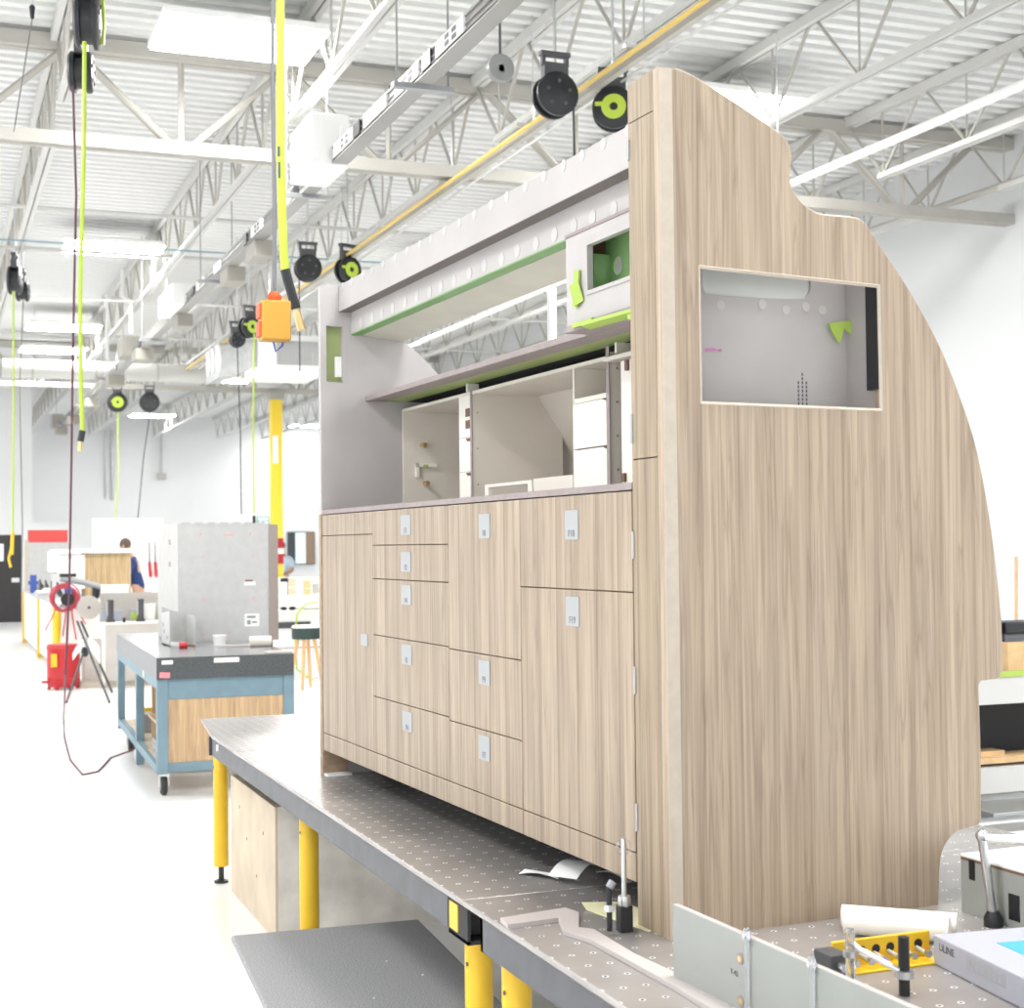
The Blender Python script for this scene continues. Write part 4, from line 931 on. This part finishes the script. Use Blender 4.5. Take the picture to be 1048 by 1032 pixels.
tag(M().tube([(0,0,0),(.0,-.02,-.42)], [.055,.045], 8).build('yellow_bag', YELLOW, loc=(1.545,20.35,.88)), 'long yellow bag hanging under the red hose coil', 'bag')
# red bin
p = az(65,705,0); t = thing('red_waste_bin', 'round red steel waste bin on the floor by the tripod', 'bin', (p.x,p.y,0))
M().lathe([(0,.03),(.185,.03),(.195,.06),(.195,.14),(.20,.15),(.195,.16),(.195,.47),(.20,.48),(.2,.49),(0,.49)], (0,0,0), 28).build('drum', RED, t)
M().lathe([(.2,.49),(.205,.50),(.19,.545),(.0,.56)], (0,0,0), 28).build('lid', mat('red_dark', (.42,.02,.025), .5), t)
M().box(-.16,-.09,-.20,-.165,.28,.44).build('yellow_notice', YELLOW, t)
M().box(-.26,-.18,-.10,-.02,.08,.11).build('pedal', RED, t)
k = M()
for a in range(6): c, s = math.cos(a*1.047), math.sin(a*1.047); k.box(.17*c-.02,.17*c+.02,.17*s-.02,.17*s+.02,0,.035)
k.build('foot', RED, t)
# tripod with cloth
a0 = Vector((1.62,18.2,0)); apex = ay(80,636,18.0)
t = thing('tripod_stand', 'black folding tripod stand with white cloth draped on it by the red bin', 'tripod', (apex.x,apex.y,0))
o = Vector(t.location)
for f, st in (((68,719),(87,664)),((112,719),(79,636)),((115,709),(83,636))):
    q = az(*f,.01); a1 = ay(*st,18.0); M().tube([a1-o, q-o], .014, 6).build('leg', DGREY, t)
q = ay(87,667,17.95)-o; M().tube([q+Vector((0,0,.05)), q, q+Vector((0,0,-.06))], [.03,.045,.03], 8).build('hub', BLACK, t)
cl = M()
rows = []
for i in range(7):
    u = i/6; rows.append([tuple(q+Vector((-.13+.30*u, .05+.02*math.sin(5*u), .24*math.sin(math.pi*(.08+.75*u))-.08-j*(.08+.12*u)))) for j in (0,1)])
for i in range(6):
    a, b, c, d = rows[i][0], rows[i+1][0], rows[i+1][1], rows[i][1]
    back4 = [tuple(Vector(v)+Vector((0,.05,0))) for v in (a,b,c,d)]
    cl.add([a,b,c,d]+back4, [(0,1,2,3),(4,7,6,5),(0,4,5,1),(1,5,6,2),(2,6,7,3),(3,7,4,0)])
cl.build('cloth', CLOTH, t)
# pedestal cabinet in front of bench end
t = thing('pedestal_cabinet', 'beige grey pedestal cabinet behind the granite cart', 'cabinet', (1.97,18.97,0))
M().box(.04,1.35,0,.5,.07,.77).build('front', PEDEST, t); M().box(0,.04,0,.5,.03,.78).box(.04,1.35,-.01,.5,.77,.79).build('pale_edge', CREAM2, t)
M().box(-.25,1.3,.05,.5,.0,.07).build('plinth', PALE_EDGE, t)
M().box(-.2,-.0,.12,.5,.07,.60).build('side_box', PEDEST, t)
tag(M().box(0,1.15,0,.06,.0,1.14).build('tall_panel', PEDEST, loc=(2.02,19.6,0)), 'taller beige panel standing behind the pedestal cabinet', 'panel')
t = thing('end_board', 'white panel closing the end of the long bench behind the tripod', 'panel', (1.62,20.4,0)); M().box(.03,.62,0,.03,0,.92).build('sheet', WHITEP, t)
p = ay(91,622,19.45); t = thing('grey_disc', 'round grey disc standing on edge at the bench end', 'disc', p)
M().lathe([(0,-.015),(.145,-.015),(.148,0),(.145,.015),(0,.015)], (0,0,0), 40, 'y').build('disc', PEDEST, t); M().tube([(0,-.03,0),(0,-.015,0)], .02, 10).build('hub', DGREY, t)
ped = .79
for i, (px, l) in enumerate(((113,'left dark cylinder clamp on the pedestal cabinet, before the blue printed carton'),(144,'right dark cylinder clamp on the pedestal cabinet, beside the green box'))):
    p = ay(px,638,19.15); t = thing('cylinder_clamp', l, 'clamp', (p.x,19.15,ped), 0, 'cylinder clamps on the pedestal')
    M().lathe([(0,0),(.055,0),(.055,.035),(.04,.04),(.04,.28),(0,.285)], (0,0,0), 18).build('cylinder', DGREY, t); M().box(-.045,-.03,-.02,.02,.08,.26).build('steel_rail', STEEL, t)
p = ay(103,640,19.3); t = thing('printed_carton', 'white carton with blue print on the pedestal cabinet', 'box', (p.x,19.3,ped)); M().box(0,.28,0,.12,0,.14).build('carton', BOXW, t); M().blob((.12,-.005,.07),(.05,.006,.03)).build('blue_print', BLUEP, t)
p = ay(133,640,19.3); t = thing('green_box', 'lime and white small box behind the right cylinder clamp', 'box', (p.x,19.3,ped)); M().box(0,.11,0,.1,0,.15).build('carton', BOXW, t); M().box(.01,.10,-.004,0,.02,.11).build('lime_front', TAPE, t)
p = ay(149,640,19.3); tag(M().lathe([(0,0),(.07,0),(.085,.20),(.09,.21),(0,.21)], (0,0,0), 16).build('white_bucket', WHITE, loc=(p.x+.05,19.35,ped)), 'white plastic bucket on the pedestal cabinet by the panel crate', 'bucket')
p = ay(169,640,19.1); t = thing('vise', 'dark little vise at the right end of the pedestal cabinet', 'vise', (p.x,19.1,ped)); M().blob((0,0,.05),(.05,.05,.05)).build('body', DGREY, t); M().tube([(0,0,.08),(.02,0,.14)], .035, 8).build('jaw', GALV, t)
p = ay(127,639,19.0); tag(M().tube([(0,0,0),(0,0,.06)], .018, 8).build('dial_gauge', BLACK, loc=(p.x,19.0,ped)), 'tiny black gauge on the pedestal cabinet between the two clamps', 'knob')
p = ay(104,608,19.8); tag(M().box(0,.32,0,.3,0,.10).build('white_tray', WHITEP, loc=(p.x,19.6,1.14)), 'white tray on top of the taller beige panel', 'tray')
# monitor and pictures on the back wall
p = ay(83,561,49.9); q = ay(99,550,49.9); t = thing('wall_monitor', 'small dark screen on the far wall left of the man in navy', 'screen', (p.x,49.9,p.z))
M().box(0,q.x-p.x,0,.08,0,q.z-p.z).build('screen', mat('screen_dark', (.03,.045,.045), .3), t, bevel=.01); M().box(0,(q.x-p.x)*.4,-.01,0,.1,.14).build('light_bar', GALV, t)
t = thing('wall_recess', 'framed opening on the far wall showing dark, pale blue and brown bands', 'window', (11.33,49.85,1.14))
W = .88; H = 1.05
M().box(-.03,W+.03,.05,.09,-.03,H+.03).build('frame', DGREY, t); M().box(0,W*.26,.03,.05,0,H).build('dark_band', mat('slate_dark', (.03,.04,.045), .5), t)
M().box(W*.26,W*.66,.03,.05,0,H).build('blue_band', LCYAN, t); M().box(W*.66,W,.03,.05,0,H).build('brown_band', mat('brown_band', (.22,.15,.10), .6), t)
t = thing('exit_sign', 'small green and white sign on the far wall beside the yellow column', 'sign', (10.25,49.88,2.45))
M().box(0,.42,0,.06,0,.30).build('sign_body', GREENSIGN, t); M().box(.05,.37,-.005,0,.18,.25).box(.05,.18,-.005,0,.05,.13).box(.24,.37,-.005,0,.05,.13).build('sign_print', WHITEP, t)
for i, px in enumerate((153,159,163)):
    p = ay(px,578,30); t = thing('hanging_tool', 'dark red handled tool hanging in the row right of the man in navy', 'tool', p, 0, 'tools hung in a row by the man')
    M().tube([(0,0,.45),(0,0,.05)], .014, 6).build('blade', DGREY, t); M().tube([(0,0,.05),(.02,0,-.25)], .03, 6).build('handle', RED, t)
tag(M().box(2.95,4.3,30.1,30.13,.0,2.3).build('tool_board', WHITEP), 'white tool board behind the row of hanging tools', 'board')
t = thing('electrical_conduits', 'pair of grey conduits dropping down the far wall under the small reels', 'conduit', (5.2,49.96,2.6))
p0, p1 = ay(108,440,49.9), ay(108,510,49.9); loc = Vector(t.location)
M().tube([p0-loc, p1-loc], .03, 6).build('conduit', GALV, t); M().tube([ay(115,440,49.9)-loc, ay(115,512,49.9)-loc], .05, 6).build('conduit', GALV, t)
t = thing('wall_conduit', 'single grey conduit ending in a small box high on the far wall', 'conduit', ay(165,486,49.9)); loc = Vector(t.location)
M().tube([ay(165,435,49.9)-loc, (0,0,0)], .035, 6).build('conduit', GALV, t); M().box(-.15,.15,-.08,.02,-.15,.05).build('box', STEELW, t)

# benches behind the stool
t = thing('white_counter', 'white counter bench with dark drawer pulls behind the green stool', 'counter', (4.05,18.9,0))
M().box(0,2.2,0,.8,.82,.88).build('counter_top', CREAM2, t); M().box(.02,2.15,.03,.8,.0,.82).build('body', WHITE, t)
M().box(.10,.52,.0,.03,.66,.74).box(.32,.60,.0,.03,.56,.62).build('drawer_pull', DGREY, t); M().box(.02,2.15,.02,.03,.40,.415).build('drawer_seam', STEELW, t)
t = thing('long_white_bench', 'second white bench with a pale yellow edge behind the counter', 'work bench', (5.0,22.6,0))
M().box(-.5,2.6,0,.9,.90,.95).build('bench_top', mat('cream_yellow', (.80,.78,.60), .6), t); M().box(-.45,2.5,.04,.9,.0,.90).build('body', WHITE, t)
t = thing('far_white_bench', 'third white bench farthest back near the yellow column', 'work bench', (6.4,28.5,0))
M().box(-.6,3,0,.9,1.05,1.10).build('bench_top', mat('cream_yellow2', (.80,.78,.62), .6), t); M().box(-.55,2.9,.04,.9,0,1.05).build('body', WHITE, t)
for px, py, Y, zt, w, h, m, nm, l, c in (
    (290,611,23,.95,.09,.24,LCYAN,'spray_bottle','pale blue spray bottle with black head on the middle white bench','bottle'),
    (299,611,23,.95,.13,.26,PALE_EDGE,'pale_wood_box','pale wood box beside the spray bottle','box'),
    (315,611,23,.95,.10,.22,PINEW,'brown_carton','small brown carton toward the galley edge on the middle bench','box'),
    (323,611,23,.95,.08,.17,GALV,'grey_can','small grey can at the galley edge on the middle bench','can')):
    p = ay(px,py,Y); t = thing(nm, l, c, (p.x-w/2,Y,zt))
    if nm == 'spray_bottle':
        M().lathe([(0,0),(.055,0),(.055,.15),(.02,.20),(.02,.22),(0,.22)], (w/2,0,0), 14).build('body', m, t); M().box(.0,.12,-.02,.02,.21,.27).build('head', BLACK, t)
    elif nm == 'grey_can': M().lathe([(0,0),(.05,0),(.05,.17),(0,.18)], (w/2,0,0), 14).build('body', m, t)
    else: M().box(0,w,0,.1,0,h).build('carton', m, t, bevel=.004); M().box(0,w,-.003,0,h*.45,h*.5).build('tape_band', CREAM2, t)
p = ay(317,618,19.3); tag(M().blob((0,0,.04),(.28,.18,.07)).build('white_bag', CLOTH, loc=(p.x,19.3,.89)), 'crumpled white bag on the counter behind the stool', 'bag')
p = ay(294,622,19.2); t = thing('black_glasses', 'pair of black safety glasses on the counter left of the white bag', 'glasses', (p.x-.08,19.05,.88)); M().blob((0,0,.03),(.05,.02,.025)).blob((.11,0,.03),(.05,.02,.025)).build('lens', BLACK, t); M().tube([(-.04,0,.04),(-.04,.12,.03)], .006, 5).tube([(.15,0,.04),(.15,.12,.03)], .006, 5).build('temple', BROWNB, t)
tag(M().tube([(4.62,18.7,1.0),(4.48,18.72,.98),(4.36,18.74,.86),(4.33,18.75,.6),(4.34,18.7,.15),(4.5,18.5,.02)], .012, 7).build('lime_hose_loop', LIME), 'thin lime hose looping down by the green stool', 'hose')

# ------------------------------------------------------------------ people
def skin_mesh(name, verts, edges, m, parent, sub=2):
    me = bpy.data.meshes.new(name); me.from_pydata([v[0] for v in verts], edges, [])
    o = bpy.data.objects.new(name, me); COL.objects.link(o)
    o.modifiers.new('skin', 'SKIN'); s = o.modifiers.new('sub', 'SUBSURF'); s.levels = s.render_levels = sub
    for i, v in enumerate(verts):
        r = v[1]; me.skin_vertices[0].data[i].radius = (r if isinstance(r, tuple) else (r, r)); me.skin_vertices[0].data[i].use_root = (i == 0)
    dg = bpy.context.evaluated_depsgraph_get(); dg.update()
    me2 = bpy.data.meshes.new_from_object(o.evaluated_get(dg)); me2.name = name
    bpy.data.objects.remove(o); me2.materials.clear(); me2.materials.append(m); me2.shade_smooth()
    o = bpy.data.objects.new(name, me2); COL.objects.link(o); o.parent = parent
    return o
def person(loc, rz, label, shirt, trousers, hair, lean=.0, headdown=.0, s=1.0):
    """stands on the floor; faces local -y"""
    t = thing('person', label, 'person', loc, rz)
    ly = -lean
    P = [((0,0,.95),(.15,.11)), ((0,ly*.35,1.12),(.135,.10)), ((0,ly*.7,1.30),(.165,.115)), ((0,ly,1.44),(.12,.09)), ((0,ly-.02,1.53),(.058,.058)), ((0,ly-.05-headdown*.3,1.60),(.068,.082)), ((0,ly-.07-headdown,1.71-headdown*.4),(.078,.095)), ((0,ly-.06-headdown,1.79-headdown*.5),(.052,.062)),
         ((.19,ly,1.42),.062), ((.25,ly-.04,1.16),.047), ((.16,ly-.26,1.10),.036), ((.12,ly-.34,1.11),.03), ((-.19,ly,1.42),.062), ((-.25,ly-.04,1.16),.047), ((-.16,ly-.26,1.10),.036), ((-.12,ly-.34,1.11),.03),
         ((.10,0,.86),.095), ((.11,-.01,.48),.062), ((.11,.02,.10),.042), ((.11,-.14,.035),.036), ((-.10,0,.86),.095), ((-.11,-.01,.48),.062), ((-.11,.02,.10),.042), ((-.11,-.14,.035),.036)]
    E = [(0,1),(1,2),(2,3),(3,4),(4,5),(5,6),(6,7),(3,8),(8,9),(9,10),(10,11),(3,12),(12,13),(13,14),(14,15),(0,16),(16,17),(17,18),(18,19),(0,20),(20,21),(21,22),(22,23)]
    n = len(P)
    for sx, w in ((1, 11), (-1, 15)):                       # five fingers on each hand, rooted in the palm
        base = Vector(P[w][0])
        for k, (dx, L) in enumerate(((-.022,.062),(-.007,.072),(.008,.068),(.022,.055))):
            P.append(((base.x+dx*sx, base.y-.045, base.z-.005), .0095)); P.append(((base.x+dx*sx, base.y-.045-L*.6, base.z-.02), .008)); P.append(((base.x+dx*sx, base.y-.045-L*.8, base.z-.045), .0065))
            i = len(P)-3; E += [(w,i),(i,i+1),(i+1,i+2)]
        P.append(((base.x-.035*sx, base.y-.01, base.z-.01), .010)); P.append(((base.x-.05*sx, base.y-.045, base.z-.02), .008)); i = len(P)-2; E += [(w,i),(i,i+1)]
    skin_mesh('body', P, E, SKIN, t)
    S = [((0,0,.90),(.165,.125)), ((0,ly*.35,1.12),(.155,.12)), ((0,ly*.7,1.30),(.18,.13)), ((0,ly,1.43),(.16,.125)), ((0,ly-.015,1.50),(.085,.085)), ((.195,ly,1.42),.092), ((.24,ly-.025,1.22),.078), ((-.195,ly,1.42),.092), ((-.24,ly-.025,1.22),.078)]
    skin_mesh('shirt', S, [(0,1),(1,2),(2,3),(3,4),(3,5),(5,6),(3,7),(7,8)], shirt, t)
    T = [((0,0,.93),(.16,.12)), ((.10,0,.84),.105), ((.11,-.01,.48),.078), ((.11,.02,.09),.062), ((-.10,0,.84),.105), ((-.11,-.01,.48),.078), ((-.11,.02,.09),.062)]
    skin_mesh('trousers', T, [(0,1),(1,2),(2,3),(0,4),(4,5),(5,6)], trousers, t)
    sh = M()
    for x in (.11,-.11): sh.blob((x,-.07,.045),(.05,.14,.05))
    sh.build('shoes', BLACK, t)
    hy, hz = ly-.07-headdown, 1.70-headdown*.4
    hm = M().blob((0,hy+.022,hz+.035),(.087,.097,.105)); hm.build('hair', hair, t)
    f = M()
    for x in (.033,-.033): f.blob((x,hy-.088,hz+.005),(.012,.008,.008))
    f.build('eyes', DARK, t)
    M().blob((0,hy-.098,hz-.025),(.013,.018,.022)).blob((.083,hy+.0,hz-.01),(.012,.02,.03)).blob((-.083,hy+.0,hz-.01),(.012,.02,.03)).build('nose_and_ears', SKIN, t)
    M().blob((0,hy-.085,hz-.062),(.025,.008,.007)).build('mouth', mat('lips', (.40,.16,.13), .6), t)
    t.scale = (s,s,s)
    return t
p = ay(138,600,23.4)
p = ay(143,600,26)
person((p.x,26,0), R_(-105), 'man in a navy polo shirt bending over the slatted cabinet', NAVY, mat('trousers_dark', (.03,.035,.05), .8), HAIR, .13, .05, 1.04)
p = ay(289,580,33.5)
person((p.x,33.4,0), R_(-40), 'small distant person in light blue by the yellow column', LBLUE, mat('trousers_grey', (.25,.28,.32), .8), HAIR, .02, 0, 1.0)

# ------------------------------------------------------------------ light and view
w = bpy.data.worlds.new('world'); SC.world = w; w.use_nodes = True
bg = w.node_tree.nodes['Background']; bg.inputs[0].default_value = (.97,.985,1,1); bg.inputs[1].default_value = 1.05
SC.view_settings.view_transform = 'Standard'; SC.view_settings.look = 'None'; SC.view_settings.gamma = 1; SC.view_settings.use_curve_mapping = False
SC.view_settings.exposure = 0.8
try:
    SC.cycles.use_denoising = True; SC.cycles.max_bounces = 10; SC.cycles.diffuse_bounces = 6; SC.cycles.sample_clamp_indirect = 8
except Exception: pass
